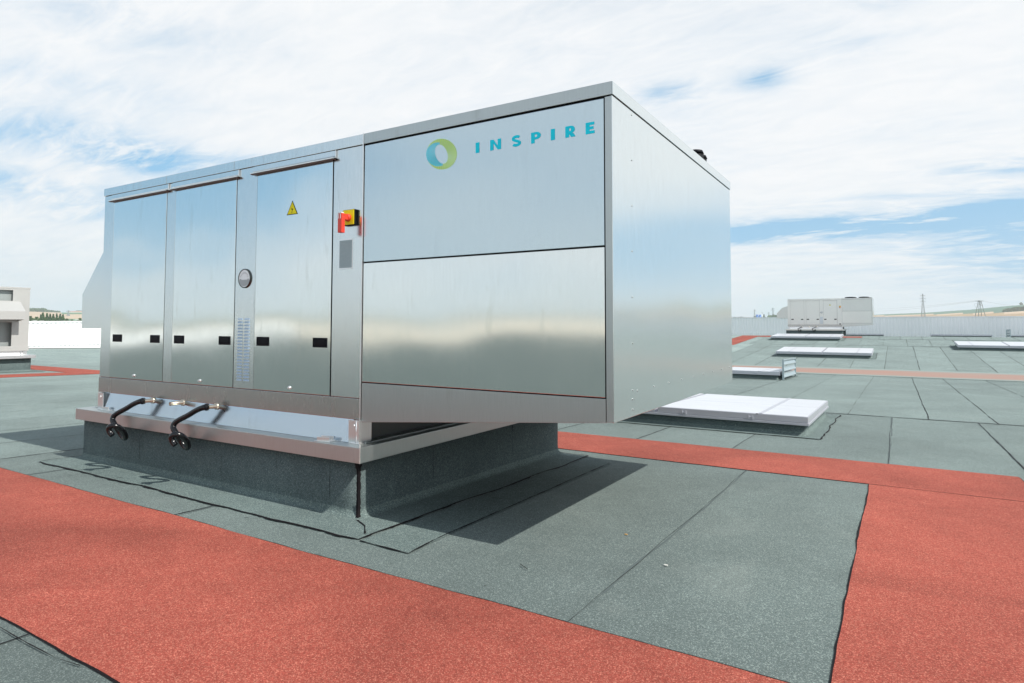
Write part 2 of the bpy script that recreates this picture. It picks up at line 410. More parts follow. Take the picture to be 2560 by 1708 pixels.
# torn bitumen line in front of the near walkway and a few scuffs
ribbon(bm, [(-9, 1.325), (-3.05, 1.335), (-2.9, 1.36)], .0035, seed=3, step=.03, jit=.8, gap=.15, z_off=.01)
for (x, y, a, l) in [(-6.32, 3.23, .4, .05), (-1.976, 2.955, .3, .015), (-1.9, 3.3, 2.6, .10), (-4.2, 3.05, .3, .05), (-3.0, 4.6, .1, .10), (.4, 8.95, 0, .12), (-6.8, 3.02, .2, .05)]:
    ribbon(bm, [(x, y), (x+l*cos(a), y+l*sin(a))], .006, step=.01, z_off=.012, seed=int(x*10))
me = bpy.data.meshes.new('roof'); bm.normal_update(); bm.to_mesh(me); bm.free()
roof = bpy.data.objects.new('roof', me); col.objects.link(roof); me.materials.append(M['roof']); me.materials.append(M['bit']); me.materials.append(pmat('lap_dirt_and_shade', (.090, .115, .112), .9)[0])  # third slot: dirt and lap-step shadow painted as one dark strip
tag(roof, kind='structure')

# walkways: red mineral felt laid over the green one, bitumen squeezed out along the edges
def wob(a, b, seed, amp=.012, step=.06):
    (xa, ya), (xb, yb) = a, b; L = hypot(xb-xa, yb-ya); n = max(2, int(L/step)); out = []
    nx, ny = -(yb-ya)/L, (xb-xa)/L
    for i in range(n):
        s = L*i/n; k = (mnoise.noise(Vector((s*.8, seed, 0)))*1.3+mnoise.noise(Vector((s*4.1, seed, 5)))*.5)*amp
        out.append((xa+(xb-xa)*i/n+nx*k, ya+(yb-ya)*i/n+ny*k))
    return out
def walkway(name, x0, x1, y0, y1, seed, z=.006, amp=.012, step=.06):
    cs = [(x0, y0), (x1, y0), (x1, y1), (x0, y1)]
    pts = []
    for i in range(4): pts += wob(cs[i], cs[(i+1) % 4], seed+i*3.7, amp, step)
    me = bpy.data.meshes.new(name); bm = bmesh.new()
    # strips across so that the sheet follows the roof fall
    ccx, ccy = (x0+x1)/2, (y0+y1)/2
    top = [bm.verts.new((x, y, zf(y)+z)) for x, y in pts]; bot = [bm.verts.new((x, y, zf(y)-.001)) for x, y in pts]
    n = len(pts)
    f = bm.faces.new(top); f.material_index = 0
    for i in range(n):
        q = bm.faces.new((bot[i], bot[(i+1) % n], top[(i+1) % n], top[i])); q.material_index = 1
    rnd = random.Random(seed)
    m2 = []
    for k, (x, y) in enumerate(pts):
        d = Vector((x-ccx, y-ccy)); sx = (x1-x0)/2; sy = (y1-y0)/2
        ex = .009+.010*mnoise.noise(Vector((k*.11, seed, 1)))+rnd.uniform(-.002, .002)
        nx = (1 if d.x > 0 else -1) if abs(d.x) > sx-.08 else 0; ny = (1 if d.y > 0 else -1) if abs(d.y) > sy-.08 else 0
        m2.append((x+nx*max(.001, ex), y+ny*max(.001, ex)))
    rim = [bm.verts.new((x, y, zf(y)+.0045)) for x, y in m2]; inn = [bm.verts.new((x, y, zf(y)+.0045)) for x, y in pts]
    for i in range(n):
        q = bm.faces.new((rim[i], rim[(i+1) % n], inn[(i+1) % n], inn[i])); q.material_index = 1
    bmesh.ops.triangulate(bm, faces=[f])
    bm.normal_update(); bm.to_mesh(me); bm.free()
    o = bpy.data.objects.new(name, me); col.objects.link(o); me.materials.append(M['redfelt']); me.materials.append(M['bit'])
    tag(o, kind='structure'); return o
walkway('walkway', -23.9, -.285, 1.38, 2.81, 1.0)
walkway('walkway', -.265, 1.045, -8, 7.105, 2.0, z=.0065)
walkway('walkway', -9.5, 1.04, 7.125, 8.41, 3.0)
walkway('walkway', -24.0, -22.45, 2.9, 11.82, 4.0, step=.2)
walkway('walkway', -46, -24.03, 10.5, 11.8, 5.0, step=.2)
walkway('walkway', -9.3, -2.2, 52.4, 53.85, 6.0, step=.3, amp=.02)
walkway('walkway', -10.75, -9.35, 44, 53.8, 7.0, step=.3, amp=.02)
# valley channel
bm = bmesh.new()
for xa in [x*1.0 for x in range(-58, 45)]:
    for ya, yb in ((29.35, 30.), (30., 31.2), (31.2, 32.)):
        bm.faces.new([bm.verts.new(q) for q in ((xa, ya, zf(ya)+.012), (xa+1, ya, zf(ya)+.012), (xa+1, yb, zf(yb)+.012), (xa, yb, zf(yb)+.012))])
bmesh.ops.remove_doubles(bm, verts=bm.verts, dist=.0005)
me = bpy.data.meshes.new('drainage_channel'); bm.normal_update(); bm.to_mesh(me); bm.free()
o = bpy.data.objects.new('drainage_channel', me); col.objects.link(o); me.materials.append(M['valley']); tag(o, kind='structure')

# ------------------------------------------------------------------ parapets
def parapet(name, p0, p1, nrm, zb0, zb1, zt0, zt1, label, pitch=.31):
    """corrugated wall from p0 to p1, inner side towards nrm"""
    p0 = Vector(p0); p1 = Vector(p1); L = (p1-p0).length; t = (p1-p0)/L; nr = Vector(nrm)
    root = thing(name, ((p0.x+p1.x)/2, (p0.y+p1.y)/2, min(zb0, zb1)), label, 'parapet wall', 'white parapet walls round the roof')
    b = MB(); n = int(L/pitch)
    prof = []
    for i in range(n+1):
        s = i*pitch
        prof += [(s, 0), (s+pitch*.26, 0), (s+pitch*.46, .058), (s+pitch*.76, .058)]
    prof = [q for q in prof if q[0] <= L]
    vb = []; vt = []
    for s, d in prof:
        k = s/L; q = p0+t*s+nr*d
        vb.append(b.bm.verts.new((q.x, q.y, zb0+(zb1-zb0)*k))); vt.append(b.bm.verts.new((q.x, q.y, zt0+(zt1-zt0)*k-.12)))
    flip = t.x*nr.y-t.y*nr.x < 0
    for i in range(len(prof)-1):
        f = (vb[i], vb[i+1], vt[i+1], vt[i])
        b.bm.faces.new(f if flip else f[::-1])
    b.obj('cladding', M['clad'], root)
    b = MB()
    def seg(off0, off1, za, zb_, m):
        # box along the wall between offsets (normal dir) and heights relative to the top
        c = []
        for (pp, ztop) in ((p0, zt0), (p1, zt1)):
            for off in (off0, off1):
                q = pp+nr*off
                lo = ztop+za if za is not None else -10.5
                c.append(((q.x, q.y, lo), (q.x, q.y, ztop+zb_)))
        v = [c[0][0], c[1][0], c[3][0], c[2][0], c[0][1], c[1][1], c[3][1], c[2][1]]
        vs, fs = m._faces(v, [(0, 3, 2, 1), (4, 5, 6, 7), (0, 1, 5, 4), (1, 2, 6, 5), (2, 3, 7, 6), (3, 0, 4, 7)])
        bmesh.ops.recalc_face_normals(m.bm, faces=fs)
    seg(-.42, .10, -.125, 0, b); b.obj('coping', M['coping'], root)
    b = MB(); seg(-.40, -.02, None, -.13, b); b.obj('wall_core', M['clad'], root)
    b = MB(); v = []
    for (pp, zz_) in ((p0, zb0), (p1, zb1)):
        for yk in [0]:
            pass
    nseg = 40; prev = None
    for i in range(nseg+1):
        q = p0+t*(L*i/nseg)+nr*.10; zr = zf(q.y)
        c_ = [b.bm.verts.new((q.x, q.y, zr-.02)), b.bm.verts.new((q.x, q.y, zr+.045))]
        if prev: b.bm.faces.new((prev[0], c_[0], c_[1], prev[1]))
        prev = c_
    b.obj('foot_flashing', M['bit'], root)
    return root
parapet('parapet_wall', (XMIN, YMAX, 0), (XMAX, YMAX, 0), (0, -1, 0), zf(YMAX)-.02, zf(YMAX)-.02, 2.38, 2.34, 'long white corrugated parapet wall across the far edge of the roof')
parapet('parapet_wall', (XMIN, YMIN, 0), (XMIN, YMAX-.1, 0), (1, 0, 0), -.75, .2, .95, 2.38, 'sunlit white parapet wall behind the left end of the nearest unit')
parapet('parapet_wall', (XMIN+.1, YMIN, 0), (XMAX-.1, YMIN, 0), (0, 1, 0), zf(YMIN)-.02, zf(YMIN)-.02, -.20, -.20, 'low white parapet wall behind the viewer')
parapet('parapet_wall', (XMAX, YMIN, 0), (XMAX, YMAX-.1, 0), (-1, 0, 0), -.75, .2, 1.7, 2.34, 'white parapet wall far off to the right of the roof')

# ------------------------------------------------------------------ felt upstands
def upstand(b, x0, x1, y0, y1, ztop, base, z_of=None, apron=(.38, .38, .36, .36), flare=True):
    """felted kerb: vertical sides, cove at the foot, apron laid on the roof"""
    zo = z_of or base
    rings = []
    H = [(None, 0.), (.100, 0.), (.065, .003), (.038, .010), (.018, .026), (.009, .055)]
    for h, off in H:
        r = []
        for (cx, sx, cy, sy) in ((x0, -1, y0, -1), (x1, 1, y0, -1), (x1, 1, y1, 1), (x0, -1, y1, 1)):
            x = cx+sx*off; y = cy+sy*off
            r.append((x, y, ztop if h is None else zo(y)+h))
        rings.append(r)
    l, rt_, f, bk_ = apron
    rings.append([(x0-l, y0-f, zo(y0-f)+.007), (x1+rt_, y0-f, zo(y0-f)+.007), (x1+rt_, y1+bk_, zo(y1+bk_)+.007), (x0-l, y1+bk_, zo(y1+bk_)+.007)])
    # subdivide each side for a slightly lumpy surface
    N = 26; allr = []
    for ri, r in enumerate(rings):
        vs = []
        for k in range(4):
            a = Vector(r[k]); c = Vector(r[(k+1) % 4])
            for i in range(N):
                q = a.lerp(c, i/N)
                if i and 0 < ri < len(rings)-1:
                    nz = mnoise.noise(Vector((q.x*2.2, q.y*2.2, ri*.7)))*.008
                    if k in (0, 2): q.y += nz
                    else: q.x += nz
                if ri == len(rings)-1 and i:
                    nz = mnoise.noise(Vector((q.x*1.7, q.y*1.7, 9)))*.035+mnoise.noise(Vector((q.x*9, q.y*9, 9)))*.012
                    if k in (0, 2): q.y += nz
                    else: q.x += nz
                vs.append(b.bm.verts.new(q))
        allr.append(vs)
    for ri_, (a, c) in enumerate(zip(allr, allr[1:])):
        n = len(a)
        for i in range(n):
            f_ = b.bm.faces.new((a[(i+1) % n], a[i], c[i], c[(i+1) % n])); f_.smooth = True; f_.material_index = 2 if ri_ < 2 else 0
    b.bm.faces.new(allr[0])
    # edge bead
    e = [tuple(v.co) for v in allr[-1]]
    n = len(e); prev = None; first = None
    rnd = random.Random(int(abs(x0*100)))
    cxm, cym = (x0+x1)/2, (y0+y1)/2
    M_ = n*6
    for j in range(M_+1):
        i = (j//6) % n; fr = (j % 6)/6
        a = Vector(e[i]); c = Vector(e[(i+1) % n]); q = a.lerp(c, fr)
        side = i//N
        nx, ny = ((0, -1), (1, 0), (0, 1), (-1, 0))[side]
        wd = .011+.020*mnoise.noise(Vector((q.x*5, q.y*5, 2)))+rnd.uniform(-.003, .009)
        wd = max(.003, wd)
        vi = b.bm.verts.new((q.x-nx*.004, q.y-ny*.004, zo(q.y)+.0095)); vo = b.bm.verts.new((q.x+nx*wd, q.y+ny*wd, zo(q.y+ny*wd)+.0095))
        if prev:
            f_ = b.bm.faces.new((prev[0], prev[1], vo, vi)); f_.material_index = 1
        prev = (vi, vo)

# ------------------------------------------------------------------ THE UNIT
def rail(b, x0, x1):
    # folded drip rail: flat fixing plate, slope, little upturned lip
    prof = [(3.5875, 2.912), (3.5875, 2.866), (3.584, 2.858), (3.556, 2.838), (3.551, 2.840), (3.550, 2.848), (3.552, 2.848), (3.555, 2.843), (3.5815, 2.862), (3.5855, 2.870), (3.5855, 2.912)]
    b.prism(prof, 'X', x0, x1)
B0 = Vector((-5.5, 5.15, zf(5.15)))
def build_unit(label, group):
    u = thing('air_handling_unit', B0, label, 'rooftop unit', group)
    Y0 = 3.59
    # cabinet core (dark, seen only in the gaps), jambs, top and bottom bands
    b = MB(); b.mi = 1
    b.box(-7.462, -3.545, 3.602, 6.79, .77, 2.95)
    b.mi = 0
    g = .0025
    for (a, c) in ((-7.466, -7.268), (-6.250, -6.104), (-5.127, -4.846), (-3.878, -3.545)):
        b.box(a, c, Y0-.001, 3.601, .929, 2.912, g)
    for (a, c) in ((-7.262, -6.256), (-6.098, -5.133), (-4.840, -3.884)):
        b.box(a, c, Y0+.001, 3.601, 2.838, 2.912, .001)
    b.box(-7.4685, -7.4615, 3.60, 6.79, .766, 2.99, .001)
    b.box(-7.466, -3.545, 6.789, 6.80, .766, 2.99, .001)
    b.obj('cabinet', [M['frame'], M['gap']], u)
    b = MB()
    for (a, c) in ((-7.474, -6.262), (-6.258, -5.171), (-5.167, -3.546)):
        b.box(a, c, Y0-.010, 6.80, 2.916, 2.998, g)
    b.obj('top_rail', M['frame'], u)
    b = MB(); b.box(-7.470, -3.546, Y0-.005, 6.80, .766, .925, g); b.obj('base_rail', M['band'], u)
    b = MB(); b.box(-3.552, -3.541, Y0-.013, 3.60, .755, 3.006, .003); b.obj('joint_strip', M['alub'], u)
    # faint vertical fold on the switch jamb
    # doors
    for (a, c, sx, hs) in ((-7.262, -6.256, -6.766, ((-7.203, -7.027), (-6.481, -6.320))), (-6.098, -5.135, -5.625, ((-6.061, -5.899), (-5.345, -5.179))), (-4.840, -3.889, -4.366, ((-4.804, -4.642), (-4.089, -3.926)))):
        b = MB(); b.box(a, c, Y0-.004, 3.600, .930, 2.850, .003)
        d = b.obj('access_door', M['panel'], u)
        for (h0, h1) in hs:
            b = MB(); z0, z1 = 1.313, 1.392
            fr = .009; y = Y0-.009
            b.box(h0, h1, y, Y0-.003, z0, z0+fr, .002); b.box(h0, h1, y, Y0-.003, z1-fr, z1, .002)
            b.box(h0, h0+fr, y, Y0-.003, z0+fr, z1-fr, .002); b.box(h1-fr, h1, y, Y0-.003, z0+fr, z1-fr, .002)
            # recessed scoop
            xa, xb, za, zb = h0+fr, h1-fr, z0+fr, z1-fr; yi = Y0-.0042
            b._faces([(xa, yi, za), (xb, yi, za), (xb, yi, zb), (xa, yi, zb), (xa+.015, yi-.003, za+.012), (xb-.015, yi-.003, za+.012), (xb-.015, yi-.0045, zb-.008), (xa+.015, yi-.0045, zb-.008)],
                     [(0, 1, 5, 4), (1, 2, 6, 5), (2, 3, 7, 6), (3, 0, 4, 7), (4, 5, 6, 7)])
            b.obj('handle', M['black'], d)
        b = MB(); b.tube([(sx, Y0-.004, .970), (sx, Y0-.010, .970), (sx, Y0-.013, .970), (sx, Y0-.022, .970)], .01, 16, True, [.016, .015, .010, .008])
        b.obj('latch', M['alub'], d)
        b = MB(); rail(b, a-.058, c+.04); b.mi = 1; b.box(c+.036, c+.041, 3.576, 3.5875, 2.846, 2.912, .001); b.obj('drip_rail', [M['frame'], M['alub']], d)
        b = MB(); b._faces([(a-.056, 3.5825, 2.8555), (c+.038, 3.5825, 2.8555), (c+.038, 3.5545, 2.8355), (a-.056, 3.5545, 2.8355)], [(0, 3, 2, 1)])
        b.box(a-.056, c+.038, 3.5545, 3.5825, 2.8325, 2.8355); b.obj('rail_lip', M['lip_reflection'], d)
    # pressure gauge
    b = MB(); gx, gz = -4.987, 1.912; n = 40
    prof = [(.087, 0), (.087, .008), (.084, .012), (.079, .012), (.077, .008)]
    rings = [[(gx+r*cos(2*pi*k/n), Y0-.002-d, gz+r*sin(2*pi*k/n)) for k in range(n)] for r, d in prof]
    for a, c in zip(rings, rings[1:]):
        for k in range(n): b._faces([a[k], a[(k+1) % n], c[(k+1) % n], c[k]], [(0, 1, 2, 3)])
    bezel = b.obj('pressure_gauge', M['bez'], u, smooth=True)
    b = MB(); b.poly([(gx+.079*cos(-2*pi*k/n), Y0-.0100, gz+.079*sin(-2*pi*k/n)) for k in range(n)][::-1])
    b.mi = 1
    b.poly([(gx+.072*cos(pi+pi*k/20), Y0-.0106, gz-.012+.058*sin(pi+pi*k/20)) for k in range(21)])
    b.mi = 2
    for k in range(9):
        a = pi*(.12+.76*k/8); r1, r2, hw = .048, .060, .0016
        b.poly([(gx+cos(a)*r1-sin(a)*hw, Y0-.0112, gz+sin(a)*r1+cos(a)*hw-.004), (gx+cos(a)*r1+sin(a)*hw, Y0-.0112, gz+sin(a)*r1-cos(a)*hw-.004), (gx+cos(a)*r2+sin(a)*hw, Y0-.0112, gz+sin(a)*r2-cos(a)*hw-.004), (gx+cos(a)*r2-sin(a)*hw, Y0-.0112, gz+sin(a)*r2+cos(a)*hw-.004)])
    b.box(gx-.062, gx-.046, Y0-.0118, Y0-.0104, gz-.010, gz-.006); b.box(gx+.046, gx+.062, Y0-.0118, Y0-.0104, gz-.010, gz-.006)
    b.obj('dial', [M['dial'], M['dialgrey'], M['black']], bezel)
    # louvre slots
    b = MB()
    for k in range(20):
        zc = 1.547-k*.0285
        for (xa, xb) in ((-5.078, -5.004), (-4.984, -4.905)):
            y = Y0-.002
            o = [(xa, zc-.007), (xb, zc-.007), (xb, zc+.003), (xb-.008, zc+.009), (xa+.008, zc+.009), (xa, zc+.003)]
            i_ = [(xa+.005, zc-.007), (xb-.005, zc-.007), (xb-.006, zc+.001), (xb-.012, zc+.004), (xa+.012, zc+.004), (xa+.006, zc+.001)]
            v = [(x, y, z) for x, z in o]+[(x, y-(.0065 if z < zc else .004), z) for x, z in i_]
            b._faces(v, [(q, (q+1) % 6, 6+(q+1) % 6, 6+q) for q in range(6)]+[(6, 7, 8, 9, 10, 11)])
    b.obj('vent_slots', M['lou'], u)
    # main switch
    b = MB(); b.box(-3.737, -3.612, Y0-.032, Y0-.002, 2.281, 2.407, .004)
    sw = b.obj('main_switch', M['black'], u)
    b = MB(); b.box(-3.732, -3.6145, Y0-.036, Y0-.0321, 2.286, 2.403, .002)
    b.obj('switch_plate', M['yellow'], sw)
    b = MB(); b.tube([(-3.672, Y0-.036, 2.340), (-3.672, Y0-.056, 2.340), (-3.672, Y0-.060, 2.340)], .030, 28, True, [.031, .029, .026])
    b.box(-3.690, -3.652, Y0-.105, Y0-.058, 2.318, 2.364, .006)
    b.box(-3.694, -3.650, Y0-.128, Y0-.092, 2.212, 2.366, .007); b.obj('switch_handle', M['red'], sw)
    b = MB(); b.box(-3.691, -3.653, Y0-.130, Y0-.100, 2.362, 2.371, .003); b.box(-3.686, -3.680, Y0-.1295, Y0-.1270, 2.322, 2.360); b.box(-3.667, -3.661, Y0-.1295, Y0-.1270, 2.322, 2.360)
    b.obj('index_mark', M['white'], sw)
    # warning triangle
    T = [(-4.439, 2.433), (-4.301, 2.433), (-4.370, 2.553)]
    cxm, czm = -4.370, 2.473
    b = MB(); b.mi = 0; b.prism(T, 'Y', Y0-.0055, Y0-.0042)
    b.mi = 1; b.poly([(cxm+(x-cxm)*.86, Y0-.0060, czm+(z-czm)*.86) for x, z in T])
    b.mi = 0
    for q in ([(.006, .040), (-.013, -.002), (.002, .002), (-.003, .016)], [(-.003, .004), (.013, .008), (-.004, -.026), (.0, -.006)], [(-.009, -.020), (.004, -.023), (-.005, -.034)]):
        b.poly([(cxm+x*.95, Y0-.0064, czm+z*.95+.004) for x, z in q])
    b.obj('warning_sign', [M['black'], M['yellow']], u)
    # condenser section
    b = MB(); b.mi = 1
    b.prism([(-3.535, .765), (-1.475, .915), (-1.475, 2.95), (-3.535, 2.95)], 'Y', 3.605, 6.785)
    b.mi = 0
    b.box(-1.511, -1.466, Y0-.006, 3.606, .912, 2.909, .0025)
    b.box(-3.535, -1.47, 6.785, 6.795, .93, 2.95, .001)
    sec = b.obj('condenser_section', [M['galvd'], M['gap']], u)
    b = MB(); b.box(-3.535, -1.519, Y0-.004, 3.604, 1.986, 2.903, .003); b.obj('upper_panel', M['galv'], u)
    b = MB(); b.box(-3.535, -1.519, Y0-.004, 3.604, 1.058, 1.976, .003); b.obj('lower_panel', M['panel'], u)
    b = MB(); b.prism([(-3.535, .750), (-1.515, .907), (-1.515, 1.050), (-3.535, 1.050)], 'Y', Y0-.007, 3.604, .002); b.obj('sloping_skirt', M['galvd'], u)
    b = MB(); b.box(-3.538, -1.460, Y0-.012, 6.80, 2.916, 2.998, .003); b.obj('roof_cap', M['galvd'], u)
    b = MB(); b.box(-1.474, -1.463, Y0-.004, 6.792, .910, 2.912, .0025); b.obj('end_panel', M['galvside'], u)
    b = MB(); b.box(-1.459, -1.4555, Y0-.010, 6.80, 2.917, 2.997, .0015); b.obj('end_cap_trim', M['galvside'], u)
    for (y, z) in [(3.921, 2.885), (3.917, 2.581), (3.914, 2.279), (3.91, 1.979), (3.906, 1.68), (3.909, 1.38), (3.902, 1.079), (3.982, 1.069), (3.901, 1.022), (3.902, .956), (4.318, 1.07), (4.651, 1.07), (4.984, 1.07), (5.318, 1.07), (5.646, 1.07), (5.98, 1.07), (6.323, 1.07), (6.656, 1.072)]:
        b = MB(); b.tube([(-1.463, y, z), (-1.460, y, z), (-1.4585, y, z)], .007, 10, True, [.0058, .005, .003])
        b.obj('screw', M['galvd'], u)
    # fans on the condenser roof
    for (fx, fy, r) in ((-1.94, 5.75, .415), (-2.05, 4.45, .36), (-2.98, 5.75, .40), (-2.98, 4.45, .40)):
        b = MB(); n = 36
        ring = lambda rr_, z: [(fx+rr_*cos(2*pi*k/n), fy+rr_*sin(2*pi*k/n), z) for k in range(n)]
        pr = [(r, 2.93), (r, 3.03), (r-.012, 3.038), (r-.03, 3.03), (r-.03, 3.0)]
        rg = [ring(*q) for q in pr]
        for a, c in zip(rg, rg[1:]):
            for k in range(n): b._faces([a[k], a[(k+1) % n], c[(k+1) % n], c[k]], [(0, 1, 2, 3)])
        fan = b.obj('fan', M['black'], u, smooth=True)
        b = MB()
        for q in range(7):
            rq = (r-.02)*(q+1)/7.5; h = 3.036+.03*(1-(rq/r)**2)
            b.tube([(fx+rq*cos(2*pi*k/28), fy+rq*sin(2*pi*k/28), h) for k in range(29)], .004, 5, False)
        for q in range(10):
            a = 2*pi*q/10
            b.tube([(fx+rq_*cos(a), fy+rq_*sin(a), 3.036+.03*(1-(rq_/r)**2)) for rq_ in (.03, r*.35, r*.65, r-.02)], .004, 5, False)
        b.cyl((fx, fy, 3.0), (fx, fy, 3.06), .07); b.obj('fan_guard', M['black'], fan)
    # curb adapter, posts, flange
    b = MB(); b.prism([(3.562, .588), (3.592, .765), (6.74, .765), (6.74, .588)], 'X', -7.33, -3.62, .002); b.obj('curb_adapter', M['adapt'], u)
    b = MB(); b.box(-3.619, -3.613, 3.70, 6.73, .590, .762, .001); b.obj('shade_plate', M['dark'], u)  # added dark sheet: paints the shade on the adapter's end
    b = MB()
    b.box(-7.655, -3.414, 3.45, 6.87, .470, .587, .004)
    b.box(-7.56, -3.50, 3.60, 3.612, .587, .5945, .002); b.box(-3.512, -3.50, 3.612, 6.8, .587, .5945, .002)
    b.obj('support_flange', M['alu'], u)
    b = MB()   # welded corner
    for k in range(16):
        z = .472+k*.0074
        b.box(-3.4165-random.uniform(0, .001), -3.4095, 3.4455, 3.4525, z, z+.0066, .0015)
    for k in range(9):
        q = k*.012
        b.box(-3.425-q, -3.415-q, 3.452+q, 3.461+q, .586, .5905, .0015)
    b.obj('corner_weld', M['weld'], u)
    for (a, c, sx) in ((-7.406, -7.300, -1), (-3.638, -3.530, 1)):
        b = MB()
        b.box(a, c, 3.552, 3.558, .588, .764, .0015)
        xs_ = c-.006 if sx > 0 else a
        b.box(xs_, xs_+.006, 3.558, 3.69, .588, .764, .0015)
        b.cyl(((a+c)/2+.0, 3.562, .722), ((a+c)/2, 3.545, .722), .012, 12)
        xr = c-.028 if sx > 0 else c+.03
        b.cyl((xr, 3.60 if sx < 0 else 3.556, .590), (xr, 3.60 if sx < 0 else 3.556, .763), .007, 10)
        b.box(a+.02, c+.02, 3.54, 3.60, .588, .594, .001)
        b.obj('corner_post', M['alub'], u)
    for (cx_, cy_, an) in ((-3.850, 3.515, .25), (-7.20, 3.56, .1)):
        b = MB()
        b.box(cx_-.075, cx_+.07, cy_-.045, cy_+.045, .588, .593, .001, (0, 0, an))
        b.box(cx_-.055, cx_+.055, cy_-.032, cy_-.027, .593, .623, .002, (0, 0, an), (cx_, cy_, .6))
        b.box(cx_-.055, cx_+.055, cy_+.027, cy_+.032, .593, .623, .002, (0, 0, an), (cx_, cy_, .6))
        b.obj('lifting_lug', M['alub'], u)
    # drain hoses
    raw = [(-6.405, 3.505, .739), (-6.44, 3.47, .735), (-6.512, 3.45, .706), (-6.573, 3.42, .663), (-6.654, 3.39, .623), (-6.705, 3.37, .590), (-6.714, 3.36, .552), (-6.680, 3.355, .523), (-6.649, 3.362, .489), (-6.645, 3.40, .417), (-6.596, 3.42, .362), (-6.535, 3.405, .385), (-6.475, 3.345, .460), (-6.461, 3.285, .515), (-6.495, 3.24, .525), (-6.520, 3.23, .496), (-6.512, 3.24, .459), (-6.485, 3.25, .430)]
    def smooth(pts, it=3):
        pts = [Vector(p) for p in pts]
        for _ in range(it):
            o = [pts[0]]
            for a, c in zip(pts, pts[1:]): o += [a.lerp(c, .25), a.lerp(c, .75)]
            o.append(pts[-1]); pts = o
        return pts
    for dxh, dzh in ((0, 0), (1.05, .012)):
        b = MB(); path = [p+Vector((dxh, 0, dzh)) for p in smooth(raw)]
        rad = [.031 if i < 6 else .025 for i in range(len(path))]
        for i in range(6, 12): rad[i] = .031-.006*(i-5)/7
        b.tube(path, .022, 16, True, rad)
        h = b.obj('drain_hose', M['rubber'], u, smooth=False)
        b = MB(); b.tube([(-6.405+dxh, 3.60, .737+dzh), (-6.405+dxh, 3.572, .737+dzh), (-6.405+dxh, 3.571, .737+dzh), (-6.405+dxh, 3.50, .737+dzh)], .02, 16, True, [.030, .030, .019, .019])
        b.obj('pipe_stub', M['brass'], h)
        b = MB(); c0, c1 = Vector(raw[0])+Vector((dxh, 0, dzh)), Vector(raw[1])+Vector((dxh, 0, dzh)); c2 = c0.lerp(c1, .25); c3 = c0.lerp(c1, .55); b.tube([c2, c3], .0325, 20); b.obj('hose_clamp', M['black'], h)
    b = MB(); px = -5.89
    b.tube([(px, 3.60, .748), (px, 3.575, .748), (px, 3.574, .748), (px, 3.46, .748)], .02, 18, False, [.030, .030, .019, .019]); b.tube([(px, 3.461, .748), (px, 3.50, .748)], .0145, 18)
    b.obj('pipe_stub', M['brass'], u)
    return u
U_GROUP = 'stainless rooftop air handling units'
unit_a = build_unit('large shiny stainless steel air handling unit in the foreground with blue lettering', None)
far_src = copy_tree(unit_a)      # shared parts, before the near unit gets its own
del_names = []
def side_hood(u, pts, off=(0, 0, 0), lab=None):
    b = MB(); o = Vector(off)
    b.prism([(x+o.x, z+o.z) for x, z in pts], 'Y', 3.592+o.y, 6.74+o.y, .003)
    h = b.obj('air_hood', M['frame'] if u is unit_a else M['galvd'], u)
    if lab: h['label'] = lab
    return h
side_hood(unit_a, [(-7.470, 2.30), (-7.906, 1.84), (-7.90, 1.456), (-7.470, 1.457)])
for (yy_, zz_) in ((5.98, 3.150), (6.10, 3.130)):
    b = MB(); b.cyl((-1.60, yy_, 2.995), (-1.60, yy_, zz_-.03), .075, 20); b.tube([(-1.60, yy_, zz_-.03), (-1.60, yy_, zz_), (-1.60, yy_, zz_+.012)], .08, 20, True, [.082, .070, .03]); b.obj('roof_gland', M['black'], unit_a)
# worn rating plate and lettering, near unit only
b = MB(); Y0 = 3.59
b.mi = 0; b.box(-3.800, -3.662, Y0-.0045, Y0-.0005, 1.950, 2.170, .001)
b.mi = 1
for q in ((-3.806, -3.655, 2.168, 2.182), (-3.806, -3.655, 1.940, 1.950), (-3.806, -3.799, 1.95, 2.168), (-3.662, -3.655, 1.95, 2.168)): b.box(q[0], q[1], Y0-.0040, Y0-.0008, q[2], q[3], .0008)
b.mi = 2
rnd = random.Random(5)
for k in range(26):
    x = rnd.uniform(-3.79, -3.69); z = rnd.uniform(1.97, 2.15); l = rnd.uniform(.01, .035)
    b.poly([(x, Y0-.0048, z), (x+l, Y0-.0048, z+l*.35), (x+l, Y0-.0048, z+l*.35+.002), (x, Y0-.0048, z+.002)])
b.obj('rating_plate', [M['plate'], M['alub'], M['dialgrey']], unit_a)
# emblem: ring of rays, lime outside and cyan inside the left arc
ctr = Vector((-2.780, 0, 2.730)); uo = Vector((.139, 0, -.0195)); vo = Vector((-.001, 0, .1125)); ui = Vector((.056, 0, -.008)); vi = Vector((-.0175, 0, .0725))
YL = Y0-.0056
def inner_r(a):
    # radius (in outer-ring units) where the ray meets the inner oval
    d = uo*cos(a)+vo*sin(a)
    det = ui.x*vi.z-ui.z*vi.x
    p = (d.x*vi.z-d.z*vi.x)/det; q = (ui.x*d.z-ui.z*d.x)/det
    return 1/hypot(p, q)
bl = MB(); bc = MB(); NR = 44
def wedge(b, a, hw, r0_, r1_, t0, t1):
    pts = []
    for (r, s) in ((r0_, -1), (r1_, -1), (r1_, 1), (r0_, 1)):
        # constant gap: angular half width grows with radius
        aa = a+s*hw*(.62+.38*r)
        q = ctr+(uo*cos(aa)+vo*sin(aa))*r; pts.append((q.x, YL, q.z))
    b.poly(pts)
